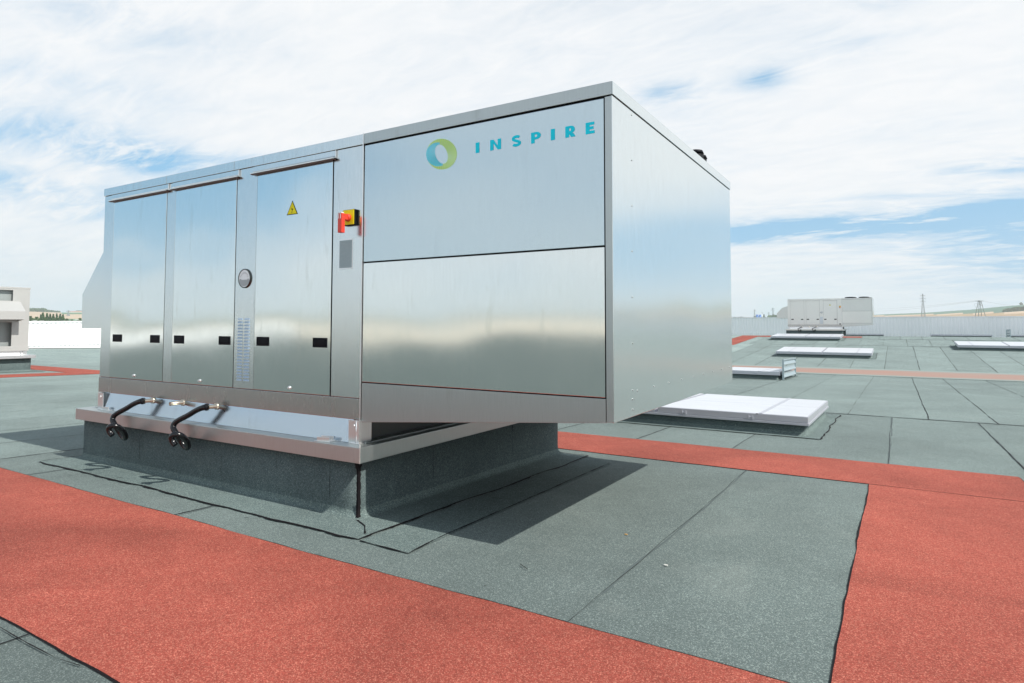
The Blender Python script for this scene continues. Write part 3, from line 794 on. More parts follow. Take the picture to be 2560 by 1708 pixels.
for k in range(NR):
    a = 2*pi*(k+.5)/NR; r_in = inner_r(a); ang = math.degrees(a)
    if 100 < ang < 275:
        # blue arc circle: centre (-.23,-.02), radius .78
        ca, sa = cos(a), sin(a); bx, by, br = -.235, -.02, .775
        h = ca*bx+sa*by; rb = h+math.sqrt(max(0, h*h-(bx*bx+by*by-br*br)))
        rb = min(1, rb)
        if rb > r_in: wedge(bc, a, .047, r_in, rb, 0, 0)
        if rb < .985: wedge(bl, a, .046, max(rb+.012, r_in), 1, 0, 0)
    else: wedge(bl, a, .046, r_in, 1, 0, 0)
em = bl.obj('emblem', M['lime'], unit_a); bc.obj('emblem_arc', M['cyan'], em)
# lettering
def letter(ch, x0, x1, z0, z1):
    st = .34
    def T(p): return (x0+p[0]*(x1-x0), YL, z0+p[1]*(z1-z0))
    b = MB()
    W_ = (x1-x0)/(z1-z0); s = .0270/(x1-x0)          # stem width in letter units
    hs = .245
    def q(*p): b.poly([T(v) for v in p])
    if ch == 'I': q((0, 0), (1, 0), (1, 1), (0, 1))
    if ch == 'N':
        q((0, 0), (s, 0), (s, 1), (0, 1)); q((1-s, 0), (1, 0), (1, 1), (1-s, 1)); q((s, 1), (s, .64), (1-s, 0), (1-s, .36))
    if ch == 'E':
        q((0, 0), (s, 0), (s, 1), (0, 1)); q((s, 0), (1, 0), (1, hs), (s, hs)); q((s, 1-hs), (.97, 1-hs), (.97, 1), (s, 1)); q((s, .5-hs/2), (.88, .5-hs/2), (.88, .5+hs/2), (s, .5+hs/2))
    if ch in 'PR':
        q((0, 0), (s, 0), (s, 1), (0, 1))
        zc = .665; ro = .335; n = 14; cx_ = .55
        for k in range(n):
            a, c = -pi/2+pi*k/n, -pi/2+pi*(k+1)/n
            rx = 1-cx_ if ch == 'P' else .96-cx_
            o_ = lambda t: (cx_+rx*cos(t), zc+ro*sin(t)); i_ = lambda t: (cx_+max(.02, rx-s)*cos(t), zc+(ro-hs*.9)*sin(t))
            q(i_(a), o_(a), o_(c), i_(c))
        q((s, 1-hs*.9), (cx_, 1-hs*.9), (cx_, 1), (s, 1)); q((s, .33), (cx_, .33), (cx_, .33+hs*.9), (s, .33+hs*.9))
        if ch == 'R': q((.36, .3299), (.36+s*1.15, .3299), (1.04, 0), (1.04-s*1.2, 0))
    if ch == 'S':
        pts = []
        def arc(cx_, cz, rx, rz, a0, a1, n=16): return [(cx_+rx*cos(R(a0+(a1-a0)*k/n)), cz+rz*sin(R(a0+(a1-a0)*k/n))) for k in range(n+1)]
        mid = arc(.52, .725, .33, .175, 28, 90)[:-1]+arc(.50, .725, .36, .175, 90, 235)+arc(.50, .275, .37, .175, 50, -90)+arc(.50, .275, .40, .175, -90, -150)
        hw = .128
        L_, R_ = [], []
        for i, p in enumerate(mid):
            a = mid[max(0, i-1)]; c = mid[min(len(mid)-1, i+1)]
            tx, tz = (c[0]-a[0])*W_, c[1]-a[1]; l = hypot(tx, tz) or 1
            nx, nz = -tz/l/W_*hw, tx/l*hw
            L_.append((p[0]+nx, p[1]+nz)); R_.append((p[0]-nx, p[1]-nz))
        for i in range(len(mid)-1): q(L_[i], R_[i], R_[i+1], L_[i+1])
    bmesh.ops.recalc_face_normals(b.bm, faces=b.bm.faces)
    b.obj('letter', M['cyan'], unit_a)
for ch, x0, x1 in (('I', -2.479, -2.448), ('N', -2.358, -2.270), ('S', -2.185, -2.112), ('P', -2.035, -1.962), ('I', -1.888, -1.858), ('R', -1.783, -1.713), ('E', -1.641, -1.580)):
    letter(ch, x0, x1, 2.694, 2.767)
# black patch on felt seen beside the gauge: none

# far unit: same kind of machine, longer hood, fans in plain view
far_src.location = B0+Vector((-.09, 52.01, .60))
far_src['label'] = 'distant matt air handling unit standing before the white parapet wall'
far_off = Vector((-.09, 52.01, .60))
for k_ in far_src.children:
    if k_.name.split('.')[0] == 'fan': k_.location.z += .055
def remat(o, mp):
    for c in o.children:
        if c.type == 'MESH':
            me = c.data.copy(); c.data = me
            for i, m_ in enumerate(me.materials):
                if m_ and m_.name in mp: me.materials[i] = mp[m_.name]
        remat(c, mp)
Mfar = metal('matt_stainless', (.86, .86, .82), .42, wave=.01, wscale=.8, dirt=.10)
Mfarp = metal('matt_stainless_panel', (.74, .75, .72), .36, wave=.05, wscale=.5, dirt=.1)
remat(far_src, {'stainless_panel': Mfar, 'stainless_frame': Mfar, 'stainless_band': M['band'], 'galvanised_panel': Mfarp, 'galvanised_trim': Mfarp, 'adapter_sheet': M['coping'], 'bright_aluminium': M['coping'], 'aluminium': Mfar})
hx, hz_ = -7.466, .766
b = MB()
b.prism([(hx+x+far_off.x, hz_+z+far_off.z) for x, z in ((-.002, 1.69), (-.44, 1.52), (-.83, 1.09), (-.83, .70), (-.002, .68))], 'Y', 3.63+52.01, 6.7+52.01, .004)
b.obj('air_hood', Mfarp, far_src)
b = MB(); b.box(-3.75-.09, -3.62-.09, 55.58, 55.60, .60+.81+.14, .60+.81+.21, .003); b.obj('socket', M['black'], far_src)
tag(unit_a, group=U_GROUP); tag(far_src, group=U_GROUP)

# roof curbs under the units
def curb(x0, x1, y0, y1, ztop, label, apron=(.15, .36, .35, .07), name='roof_curb', detail=False):
    root = thing(name, ((x0+x1)/2, (y0+y1)/2, zf((y0+y1)/2)), label, 'roof curb', 'felt covered curbs under the units')
    b = MB(); upstand(b, x0, x1, y0, y1, ztop, zf, None, apron)
    b.obj('felt_upstand', [M['felt'], M['bit'], M['feltshade']], root)
    return root
ca = curb(-7.60, -3.492, 3.515, 6.795, .4705, 'dark green felt covered curb under the foreground stainless unit')
cb_ = curb(-7.60-.09, -3.492-.09, 3.515+52.01, 6.795+52.01, 1.0705, 'dark felt curb under the distant unit by the parapet wall')
# bitumen details on the near curb
b = MB()
def vstrip(x, y, z0, z1, w0, w1, nrm, n=26, seed=0):
    rnd = random.Random(seed); prev = None
    for i in range(n+1):
        k = i/n; z = z0+(z1-z0)*k
        wd = (w0+(w1-w0)*k)*(1+rnd.uniform(-.22, .22)); off = mnoise.noise(Vector((z*9, seed, 0)))*.006
        yy_, xx_ = y, x
        if nrm == 'Y': a = (xx_+off-wd/2, yy_, z); c = (xx_+off+wd/2, yy_, z)
        else: a = (xx_, yy_+off-wd/2, z); c = (xx_, yy_+off+wd/2, z)
        a = b.bm.verts.new(a); c = b.bm.verts.new(c)
        if prev: b.bm.faces.new((prev[0], prev[1], c, a))
        prev = (a, c)
# corner overlap in black, wrapping both faces
prevs = None; rnd = random.Random(3)
def foot(h):   # outward flare of the upstand at height h above the roof
    tb = [(.100, 0.), (.065, .003), (.038, .010), (.018, .026), (.009, .055)]
    if h >= .100: return 0.
    for (h1, o1), (h2, o2) in zip(tb, tb[1:]):
        if h >= h2: return o1+(o2-o1)*(h1-h)/(h1-h2)
    return .055
for i in range(34):
    z = .470-i*(.470-.062)/33; h = z-.04; fo = foot(h)+.005
    x = -3.492+fo; y = 3.515-fo
    wl = .026*(1.35 if z > .42 else .62)*(1+rnd.uniform(-.2, .2)); wr = .026*(1.4 if z > .43 else 1)*(1+rnd.uniform(-.15, .15))
    v = [b.bm.verts.new(q) for q in ((x-wl-foot(h)*.2, y, z), (x, y, z), (x, y+wr+foot(h)*.2, z))]
    if prevs:
        b.bm.faces.new((prevs[1], prevs[0], v[0], v[1])); b.bm.faces.new((prevs[2], prevs[1], v[1], v[2]))
    prevs = v
vstrip(-5.16, 3.509, .165, .07+.09, .005, .012, 'Y', seed=1); vstrip(-5.16, 3.509, .36, .165, .002, .004, 'Y', seed=9)
vstrip(-6.48, 3.509, .40, .16, .003, .005, 'Y', seed=2); vstrip(-3.79, 3.509, .42, .16, .003, .003, 'Y', seed=3); vstrip(-4.42, 3.509, .44, .30, .002, .003, 'Y', seed=13)
vstrip(-3.484, 4.408, .45, .16, .002, .005, 'X', seed=4); vstrip(-3.484, 5.739, .44, .38, .010, .006, 'X', seed=5); vstrip(-3.484, 5.739, .37, .14, .002, .003, 'X', seed=6)
ribbon(b.bm, [(-3.49+.02, 3.50-.02), (-3.31, 3.40), (-3.18, 3.27)], .012, z_off=.0125, mi=0, jit=.8, step=.02, seed=77, wavy=.003)
b.obj('bitumen_laps', M['bit'], ca)
# extra patch of felt beside the curb
bm_ = bmesh.new()
pp = [(-3.11, 3.15), (-2.675, 3.14), (-2.70, 3.6), (-2.74, 6.6), (-3.11, 6.85)]
f = bm_.faces.new([bm_.verts.new((x, y, zf(y)+.0045)) for x, y in pp])
ribbon(bm_, [(-3.11, 3.152), (-2.675, 3.137), (-2.70, 3.6), (-2.735, 5.2), (-2.75, 6.6)], .010, z_off=.0085, mi=1, jit=1., step=.03, seed=5)
me = bpy.data.meshes.new('felt_patch'); bm_.normal_update(); bm_.to_mesh(me); bm_.free()
o = bpy.data.objects.new('felt_patch', me); col.objects.link(o); me.materials.append(M['felt']); me.materials.append(M['bit']); tag(o, kind='structure')

# ------------------------------------------------------------------ skylights
def skylight(label):
    """origin at the front left foot; length 4.47 along x, 3.0 along y"""
    root = thing('skylight', (0, 0, 0), label, 'skylight', 'white rooftop skylights')
    Lx, Ly = 4.40, 2.95
    b = MB(); fl = lambda y: 0.
    upstand(b, 0, Lx, 0, Ly, .165, fl, None, (.22, .22, .20, .40)); b.obj('curb', [M['felt'], M['bit'], M['feltshade']], root)
    b = MB(); o = .065
    b.box(-o, Lx+o, -o, Ly+o, .160, .195, .006); b.box(-.045, Lx+.045, -.045, Ly+.045, .195, .203, .001); b.obj('base_frame', M['sky_frame'], root)
    for (xa, xb, jx) in ((-.055, 2.175, .62), (2.225, Lx+.055, 3.80)):
        b = MB(); b.box(xa, xb, -.055, Ly+.055, .204, .288, .006); c = b.obj('cover', M['sky_frame'], root)
        b = MB()
        for (a0, a1) in ((xa+.025, jx-.03), (jx+.03, xb-.025)):
            for (q0, q1) in ((-.03, Ly/2-.006), (Ly/2+.006, Ly+.03)):
                b.box(a0, a1, q0, q1, .288, .2915, .0015)
        b.mi = 1; b.box(xa+.03, xb-.03, Ly/2-.005, Ly/2+.005, .288, .2895)
        b.obj('glazing_sheet', [M['sky_sheet'], M['gap']], c)
        b = MB(); b.box(jx-.028, jx+.028, -.03, Ly+.06, .2885, .2975, .003); b.obj('joint_bar', M['sky_frame'], c)
        b = MB(); b.box(jx-.06, jx-.03, -.062, -.04, .284, .292, .002); b.obj('stopper', M['black'], c)
        for hx_ in (xa+.43, xb-.79):
            b = MB()
            b.box(hx_-.035, hx_-.022, -.075, -.0555, .20, .255, .002); b.box(hx_+.022, hx_+.035, -.075, -.0555, .20, .255, .002)
            b.cyl((hx_-.03, -.066, .232), (hx_+.03, -.066, .232), .007, 8); b.obj('latch', M['sky_frame'], c)
    return root
S1, S2 = math.atan(-.024), math.atan(.049)
sky_specs = [(-5.58, 10.13, S1, 'white skylight poking out from under the right end of the foreground unit'),
             (-8.07, 24.35, S1, 'white skylight short of the pinkish channel, louvred panel at its right end'),
             (-5.56, 36.68, S2, 'fully visible white skylight just beyond the pinkish channel'),
             (-7.78, 49.0, S2, 'white skylight right in front of the distant unit'),
             (2.95, 43.0, S2, 'white skylight cut by the right edge of the photo'),
             (-5.52, 70.2, -.02, 'thin skylight edge showing right of the distant unit at the foot of the far wall'),
             (2.79, 70.2, -.02, 'thin skylight edge in the middle of the far wall right of the distant unit'),
             (8.86, 70.2, -.02, 'skylight edge by the far wall next to a small grey louvred panel')]
s0 = None
for (x, y, sl_, lab) in sky_specs:
    if s0 is None: s0 = s = skylight(lab)
    else: s = copy_tree(s0); s['label'] = lab
    s.location = (x, y, zf(y)); s.rotation_euler = (math.atan(sl_) if abs(sl_) < .1 else sl_, 0, 0)
def deflector(label):
    root = thing('wind_deflector', (0, 0, 0), label, 'wind deflector', 'louvred wind deflectors beside skylights')
    b = MB(); L = 3.15
    for y in (0, L-.05): b.box(-.03, .03, y, y+.05, 0, .735, .004)
    b.box(-.028, .028, .05, L-.05, .69, .735, .004); b.obj('frame', M['defl'], root)
    for k in range(3):
        b = MB(); z = .06+k*.225
        b.prism([(-.028, z+.19), (-.024, z+.135), (.014, z+.045), (.032, z+.02), (.034, z+.03), (.034, z+.05), (.020, z+.07), (-.010, z+.14), (-.014, z+.192)], 'Y', .05, L-.05)
        b.obj('slat', M['defl'], root)
    return root
d1 = deflector('grey louvred wind deflector beside the skylight near the pinkish channel'); d1.location = (-3.50, 24.35, zf(24.35)); d1.rotation_euler = (S1, 0, 0)
d2 = copy_tree(d1); d2['label'] = 'small far louvred deflector against the white wall near the right edge'; d2.location = (8.5, 70.2, zf(70.2)+.05); d2.rotation_euler = (-.02, 0, R(-2))

# ------------------------------------------------------------------ unit at the left edge
X1 = -25.3
u3 = thing('air_handling_unit', (-26.9, 7.3, zf(7.3)), 'off white air handling unit with projecting intake hood, cut by the left photo edge', 'rooftop unit', U_GROUP)
W3 = M['fluemetal']
b = MB()
# front skin built round the two openings
for (y0, y1, z0, z1) in ((4.6, 9.87, 2.64, 2.73), (9.385, 9.87, .60, 2.64), (4.6, 9.385, 1.56, 2.28), (4.6, 9.385, .60, .765)):
    b.box(X1-.03, X1, y0, y1, z0, z1, .0)
b.box(-28.4, X1-.03, 9.84, 9.868, .60, 2.73); b.box(-28.4, X1-.03, 4.6, 4.63, .60, 2.73); b.box(-28.4, -28.37, 4.63, 9.84, .60, 2.73)
b.box(-28.4, X1-.03, 4.63, 9.84, 2.70, 2.728)
b.obj('cabinet', W3, u3)
b = MB(); b.box(-25.56, -25.53, 4.63, 9.84, .62, 1.6); b.box(-25.46, -25.43, 4.63, 9.84, 2.25, 2.69); b.obj('inner_lining', pmat('grey_lining', (.34, .37, .36), .5, .3)[0], u3)
b = MB(); b.box(-28.42, X1+.006, 4.58, 9.885, 2.690, 2.745, .004); b.obj('top_rail', W3, u3)
b = MB(); b.prism([(X1, 2.26), (X1+.10, 2.25), (X1+.5, 1.925), (X1+.5, 1.655), (X1+.48, 1.655), (X1+.48, 1.90), (X1+.09, 2.22), (X1, 2.235)], 'Y', 4.7, 9.57)
b.prism([(X1+.001, 2.232), (X1+.09, 2.218), (X1+.479, 1.9), (X1+.479, 1.66), (X1+.001, 1.60)], 'Y', 9.54, 9.5699)
b.obj('intake_hood', W3, u3)
b = MB(); b.box(X1-.005, X1+.008, 4.58, 9.885, .60, .755, .003); b.obj('base_rail', W3, u3)
b = MB(); b.box(-28.3, X1-.06, 4.7, 9.76, .45, .60, .003); b.obj('curb_adapter', M['coping'], u3)
b = MB(); b.box(-28.6, X1+.10, 4.4, 10.07, .35, .452, .004); b.obj('support_flange', M['alub'], u3)
b = MB(); b.box(X1-.055, X1-.045, 9.66, 9.70, .452, .60, .001); b.box(X1-.10, X1-.02, 9.74, 9.85, .452, .60, .003); b.obj('corner_post', M['alub'], u3)
curb(-28.5, -25.36, 4.5, 9.99, .352, 'felt covered curb under the off white unit at the left edge of the photo', apron=(.3, .35, .35, .3))

# small litter on the roof
def bit(x, y, s, mat, name, label, cat, a=0.):
    b = MB(); n = 7; rnd = random.Random(int(x*100+y*10))
    z = zf(y)+.006
    b.prism([(x+s*(.7+.5*rnd.random())*cos(2*pi*k/n+a), y+s*.6*(.7+.5*rnd.random())*sin(2*pi*k/n+a)) for k in range(n)], 'Z', z, z+s*.25)
    tag(b.obj(name, mat), label, cat)
bit(-1.235, 3.84, .015, pmat('pale_stone', (.55, .55, .50), .8)[0], 'pebble', 'pale pebble lying on the grey felt between the red walkways', 'pebble')
bit(-1.66, 4.28, .014, pmat('dry_leaf', (.55, .30, .08), .8)[0], 'leaf_scrap', 'orange leaf scrap on the felt right of the unit shadow', 'leaf')

# ------------------------------------------------------------------ distant land
def sm(a, b_, x):
    t_ = min(1, max(0, (x-a)/(b_-a))); return t_*t_*(3-2*t_)
def ridge_el(a):
    """elevation in degrees of the skyline seen from the roof, by azimuth"""
    pts = [(-180, .55), (-120, .60), (-80, .95), (-68, .90), (-66.5, .86), (-65, .84), (-50, .75), (-30, .70), (-14, .66), (-8, .66), (-3, .76), (-1.5, .815), (1.72, .937), (4.57, 1.10), (6.46, 1.33), (7.72, 1.43), (12, 1.7), (30, 1.3), (60, .8), (120, .6), (180, .55)]
    for (a0, e0), (a1, e1) in zip(pts, pts[1:]):
        if a0 <= a <= a1: return e0+(e1-e0)*(a-a0)/(a1-a0)
    return .6
G0 = -10.5
def ground_z(a, r):
    if abs(a) > 100: return G0+(r-350)*.009 if r > 350 else G0
    top = 1.5+2200*tan(R(ridge_el(a)))+mnoise.noise(Vector((a*.35, 0, 4)))*1.2
    if r < 2200: return G0+(top-G0)*sm(350, 2350, r)/sm(350, 2350, 2200)
    return top-(r-2200)*.03
azs = []
a = -180.
while a < 180:
    azs.append(a)
    a += .2 if (-71 < a < -63 or -14 < a < 12) else 2.
rs = [1, 130, 200, 300, 400, 500, 600, 700, 800, 900, 1000, 1100, 1200, 1300, 1400, 1500, 1600, 1700, 1800, 1900, 2000, 2100, 2200, 2300, 2450, 2600]
bm = bmesh.new(); grid = []
for a in azs:
    grid.append([bm.verts.new((r*sin(R(a)), r*cos(R(a)), ground_z(a, r) if r > 1 else G0)) for r in rs])
rnd = random.Random(2)
for i in range(len(azs)):
    j = (i+1) % len(azs); a = azs[i]
    for k in range(len(rs)-1):
        f = bm.faces.new((grid[i][k], grid[i][k+1], grid[j][k+1], grid[j][k])); f.smooth = True
        r = rs[k]
        e = math.degrees(atan2(ground_z(a, r+50)-1.5, r))
        mi = 0
        if -75 < a < -60:
            mi = 1 if e > .40 else 2
            if a > -66.5 and .60 < e < .72+.0: mi = 1
            if a > -66.9 and e > .78: mi = 2
        elif -4 < a < 25:
            lim = .80+.028*max(0, a)-max(0, a-6)*.0
            mi = 3 if e < lim*.90 else 1
            if e > .78+.030*max(0, a): mi = 4
        elif -14 < a <= -4: mi = 2 if a > -10.3 else 3
        else: mi = 5
        if abs(a) > 95: mi = 6 if r < 1500 else 0
        f.material_index = mi
me = bpy.data.meshes.new('terrain'); bm.normal_update(); bm.to_mesh(me); bm.free()
terr = bpy.data.objects.new('terrain', me); col.objects.link(terr); tag(terr, kind='structure')
def field(name, c, c2, sc=.02):
    m, b, p = pmat(name, c, .95); g = b.n('ShaderNodeNewGeometry')
    n = b.noise(b.mapv(g.outputs['Position'], (1, 1, 4)), sc, 6, .65)
    b.l(b.mix(b.rng(n, .35, .65, 0, 1), (*c, 1), (*c2, 1)), p.inputs['Base Color']); return m
for m in (field('meadow', (.10, .15, .05), (.16, .19, .07)), field('stubble_field', (.52, .38, .25), (.58, .44, .30)), field('green_crop', (.07, .17, .07), (.11, .22, .09)),
          field('dry_field', (.42, .30, .14), (.33, .22, .13)), field('dark_green_crop', (.045, .14, .09), (.06, .17, .10)), field('mixed_fields', (.13, .15, .07), (.34, .28, .17), .006), field('pale_stubble', (.78, .69, .55), (.72, .62, .48))):
    me.materials.append(m)

def leafmat(name, c, c2):
    m, b, p = pmat(name, c, .8); p.inputs['Specular IOR Level'].default_value = .2
    g = b.n('ShaderNodeNewGeometry'); oi = g.outputs['Random Per Island']
    b.l(b.mix(oi, (*c, 1), (*c2, 1)), p.inputs['Base Color']); return m
M['leafd'] = leafmat('poplar_leaves', (.035, .085, .022), (.085, .14, .045))
M['leafm'] = leafmat('hedge_leaves', (.045, .10, .03), (.11, .15, .06))
M['bark'] = pmat('bark', (.10, .08, .06), .9)[0]
def polar(a, r): return r*sin(R(a)), r*cos(R(a))
def crown(b, cx_, cy_, z0, z1, rx, n, seed, tall=True, ls=.55):
    rnd = random.Random(seed)
    ph = [rnd.uniform(0, 6) for _ in range(4)]
    for k in range(n):
        t_ = rnd.random(); z = z0+(z1-z0)*t_
        if tall: rad = rx*(.45+.75*sin(pi*min(1, t_*.85+.12))**.8)*(1-.75*max(0, t_-.6)/.4)
        else: rad = rx*math.sqrt(max(.02, 1-(2*t_*.92-.72)**2))
        an = rnd.uniform(0, 2*pi)
        lump = 1+.22*sin(3*an+ph[0]+5*t_)+.18*sin(9*t_+ph[1]+2*an)
        rr_ = rad*lump*math.sqrt(rnd.uniform(.25, 1))
        p = Vector((cx_+rr_*cos(an), cy_+rr_*sin(an), z))
        q = Euler((rnd.uniform(0, 6), rnd.uniform(0, 6), rnd.uniform(0, 6))).to_matrix()
        s = ls*rnd.uniform(.6, 1.3)
        v = [p+q@Vector(c) for c in ((-s, -s*.5, 0), (s*.4, -s*.7, s*.2), (s, s*.3, -s*.1), (-s*.2, s*.8, .1))]
        b._faces(v, [(0, 1, 2, 3)])
def tree(name, a, r, ztop, w, label, group, tall=True, seed=0, base=None, mat='leafd', n=520, cat='tree', ls=.55):
    x, y = polar(a, r); zb = ground_z(a, r) if base is None else base
    t_ = thing(name, (x, y, zb), label, cat, group)
    b = MB(); b.tube([(x, y, zb-.3), (x+.1, y, zb+(ztop-zb)*.3), (x, y+.1, zb+(ztop-zb)*.7)], .3, 7, True, [w*.11, w*.07, w*.03])
    for k in range(5):
        an = k*1.3+seed; h = zb+(ztop-zb)*(.22+.1*k)
        b.tube([(x, y, h), (x+w*.25*cos(an), y+w*.25*sin(an), h+(ztop-zb)*.12)], .06, 5, True, [w*.04, w*.015])
    b.obj('trunk', M['bark'], t_)
    b = MB(); crown(b, x, y, zb+(ztop-zb)*(.06 if tall else .12), ztop, w/2, n, seed, tall, ls); b.obj('crown', M[mat], t_)
    return t_
z_at = lambda e, r: 1.5+r*tan(R(e))
G1 = 'row of poplars beyond the left parapet'
pops = [(-68.02, .70, 1.2, 'small'), (-67.90, .835, 2.3, 'tallest'), (-67.65, .785, 1.9, ''), (-67.47, .75, 1.7, ''), (-67.29, .735, 1.6, ''), (-67.08, .765, 1.7, ''), (-66.87, .755, 1.8, ''), (-66.70, .70, 2.1, '')]
labs = ['short poplar at the left foot of the tallest one in the row', 'tallest poplar with a wide base, above the left parapet wall', 'first poplar to the right of the tallest one', 'slim poplar leaning close against the second from the left of the row',
        'thin low topped poplar standing alone in the middle of the row', 'narrow poplar with a rounded top, third from the right of the row', 'poplar second from the right end of the row', 'broad slanting poplar at the right end of the row']
for k, (a, e, w_, _) in enumerate(pops):
    r = 620
    tree('poplar', a, r, z_at(e, r), w_*1.8, labs[k], G1, True, 10+k, n=1100, ls=.42)
G2 = 'round trees along the left parapet'
for k, (a, e, w_, lab) in enumerate([(-68.62, .52, 5.5, 'round tree cut by the edge of the off white unit'), (-68.25, .48, 5.5, 'round tree left of the poplar row'), (-67.75, .38, 4, 'low bushy tree between the first poplars'), (-67.2, .36, 4, 'low bushy tree under the middle of the poplar row'),
                              (-66.45, .36, 4, 'low bushy tree right of the poplar row'), (-66.15, .28, 3, 'smallest bush on the right behind the left wall'), (-65.68, .39, 4.5, 'round tree beside the intake hood of the nearest unit')]):
    tree('round_tree', a, 560, z_at(e+.03, 560), w_*1.9, lab, G2, False, 40+k, mat='leafm', n=1300, ls=.5)
# woodland masses
def wood(name, spans, label, mat='leafd', seed=0, ls=3.2):
    b = MB(); rnd = random.Random(seed)
    for (a0, a1, r, h0, h1, n, depth) in spans:
        for k in range(n):
            t_ = rnd.random(); a = a0+(a1-a0)*t_; rad = r+rnd.uniform(-depth, depth)
            x, y = polar(a, rad); hh = (h0+(h1-h0)*t_)*(.75+.35*mnoise.noise(Vector((a*6, 0, seed)))+.25)
            z = ground_z(a, rad)+rnd.random()**.8*hh
            s = ls*rnd.uniform(.5, 1.2); q = Euler((rnd.uniform(0, 6), rnd.uniform(0, 6), rnd.uniform(0, 6))).to_matrix(); p = Vector((x, y, z))
            b._faces([p+q@Vector(c) for c in ((-s, -s*.5, 0), (s*.4, -s*.7, s*.2), (s, s*.3, -s*.1), (-s*.2, s*.8, .1))], [(0, 1, 2, 3)])
    o = b.obj(name, M[mat]); tag(o, label, 'woodland', kind='stuff'); return o
wood('woodland', [(-69.4, -67.75, 2100, 6.5, 7.5, 2200, 60), (-67.75, -66.9, 2150, 5.0, 1.5, 800, 50), (-65.9, -64, 2150, 4, 6, 1300, 50)], 'dark wood along the crest of the left hill', seed=1)
wood('woodland', [(-9.25, -7.0, 1500, 8, 11, 1500, 40), (-10.35, -9.4, 1500, 6, 4, 500, 30), (-12.4, -11.2, 1500, 4, 4, 500, 30), (-11.2, -10.4, 1500, 2.2, 3, 300, 30)], 'dark trees above the far wall just left of the distant unit', seed=2)
wood('woodland', [(6.6, 7.2, 1450, 1, 3.2, 500, 30), (7.2, 9, 1450, 3.6, 3.6, 1200, 30)], 'dark copse on the slope of the right hill', seed=3)
wood('woodland', [(-180, -90, 1500, 12, 12, 7000, 60), (90, 180, 1500, 12, 12, 5000, 60), (20, 90, 1200, 8, 8, 2500, 60)], 'tree line behind the viewer', seed=4, ls=4.5)
tree('round_tree', 7.57, 2150, ground_z(7.57, 2150)+6.5, 7, 'lone tree on the crest of the right hill', None, False, 80, n=300, ls=1.0)
tree('round_tree', -9.58, 900, z_at(.885, 900), 3.6, 'upright dark tree right of the two blue domes', None, True, 81, n=400, ls=.6, base=ground_z(-9.58, 900))
# lamp posts
for k, (a, e, lab) in enumerate([(-68.38, .255, 'leftmost white lamp post peeking over the left wall'), (-67.98, .22, 'white lamp post in front of the poplars'), (-65.9, .33, 'white lamp post nearest the hood of the foreground unit')]):
    x, y = polar(a, 200); zt = z_at(e, 200)
    t_ = thing('lamp_post', (x, y, G0), lab, 'lamp post', 'lamp posts beyond the left wall')
    b = MB(); b.tube([(x, y, G0), (x, y, zt)], .06, 8, True, [.09, .05]); b.obj('post', M['coping'], t_)
    b = MB(); b.box(x-.35, x+.35, y-.5, y+.5, zt, zt+.09, .02); b.obj('lamp_head', M['coping'], t_)
x, y = polar(-9.68, 300); zt = z_at(1.02, 300)
t_ = thing('lamp_post', (x, y, G0), 'thin pale mast beside the blue domes left of the distant unit', 'lamp post')
b = MB(); b.tube([(x, y, G0), (x, y, zt)], .1, 8, True, [.16, .08]); b.obj('post', M['coping'], t_)
b = MB(); b.box(x-.5, x+.5, y-.2, y+.2, zt, zt+.12, .02); b.obj('lamp_head', M['coping'], t_)
# blue domed silos
blue = pmat('blue_tarpaulin', (.01, .17, .62), .45)[0]
for k, (a, w_, lab) in enumerate([(-10.11, .105, 'left one of two bright blue domes above the far wall'), (-9.885, .095, 'right one of two bright blue domes above the far wall')]):
    r = 1400; x, y = polar(a, r); zb = ground_z(a, r); zt = z_at(.875, r); rad = r*R(w_); n = 20
    t_ = thing('silo', (x, y, zb), lab, 'silo', 'blue domed silos beyond the far wall')
    b = MB(); b.cyl((x, y, zb-1), (x, y, zt-rad*.5), rad*.97, 20); b.obj('tank', blue, t_)
    b = MB(); b.tube([(x, y, zt-rad*.5), (x, y, zt-rad*.22), (x, y, zt-rad*.06), (x, y, zt)], rad, 20, True, [rad, rad*.85, rad*.5, rad*.1]); b.obj('dome', blue, t_)
# low farm sheds on the horizon
for k, (a, r, L, h, c, lab) in enumerate([(-11.95, 1450, 16, 4.2, (.45, .33, .22), 'low tan shed on the skyline close to the foreground unit'), (-10.75, 1420, 5, 3.4, (.02, .12, .5), 'tiny blue shed on the skyline left of the blue domes'),
                                          (-66.1, 2050, 24, 4, (.50, .22, .16), 'low red roofed farmhouse on the left hill'), (-65.75, 2080, 18, 4.6, (.55, .30, .22), 'farmhouse with a pinkish roof at the right end of the left hill')]):
    x, y = polar(a, r); zb = ground_z(a, r)
    t_ = thing('farm_building', (x, y, zb), lab, 'farm building'); ca_, sa_ = cos(R(a)), sin(R(a))
    rz = Matrix.Rotation(-R(a), 3, 'Z')
    b = MB(); b.box(x-L/2, x+L/2, y-4, y+4, zb-1, zb+h*.6); bmesh.ops.rotate(b.bm, verts=b.bm.verts, cent=(x, y, zb), matrix=rz); b.obj('wall', pmat('render_wall', (.6, .56, .5), .9)[0], t_)
    b = MB(); b.prism([(y-4.6, zb+h*.6), (y+4.6, zb+h*.6), (y, zb+h)], 'X', x-L/2-.5, x+L/2+.5); bmesh.ops.rotate(b.bm, verts=b.bm.verts, cent=(x, y, zb), matrix=rz); b.obj('roof', pmat('farm_roof', c, .8)[0], t_)

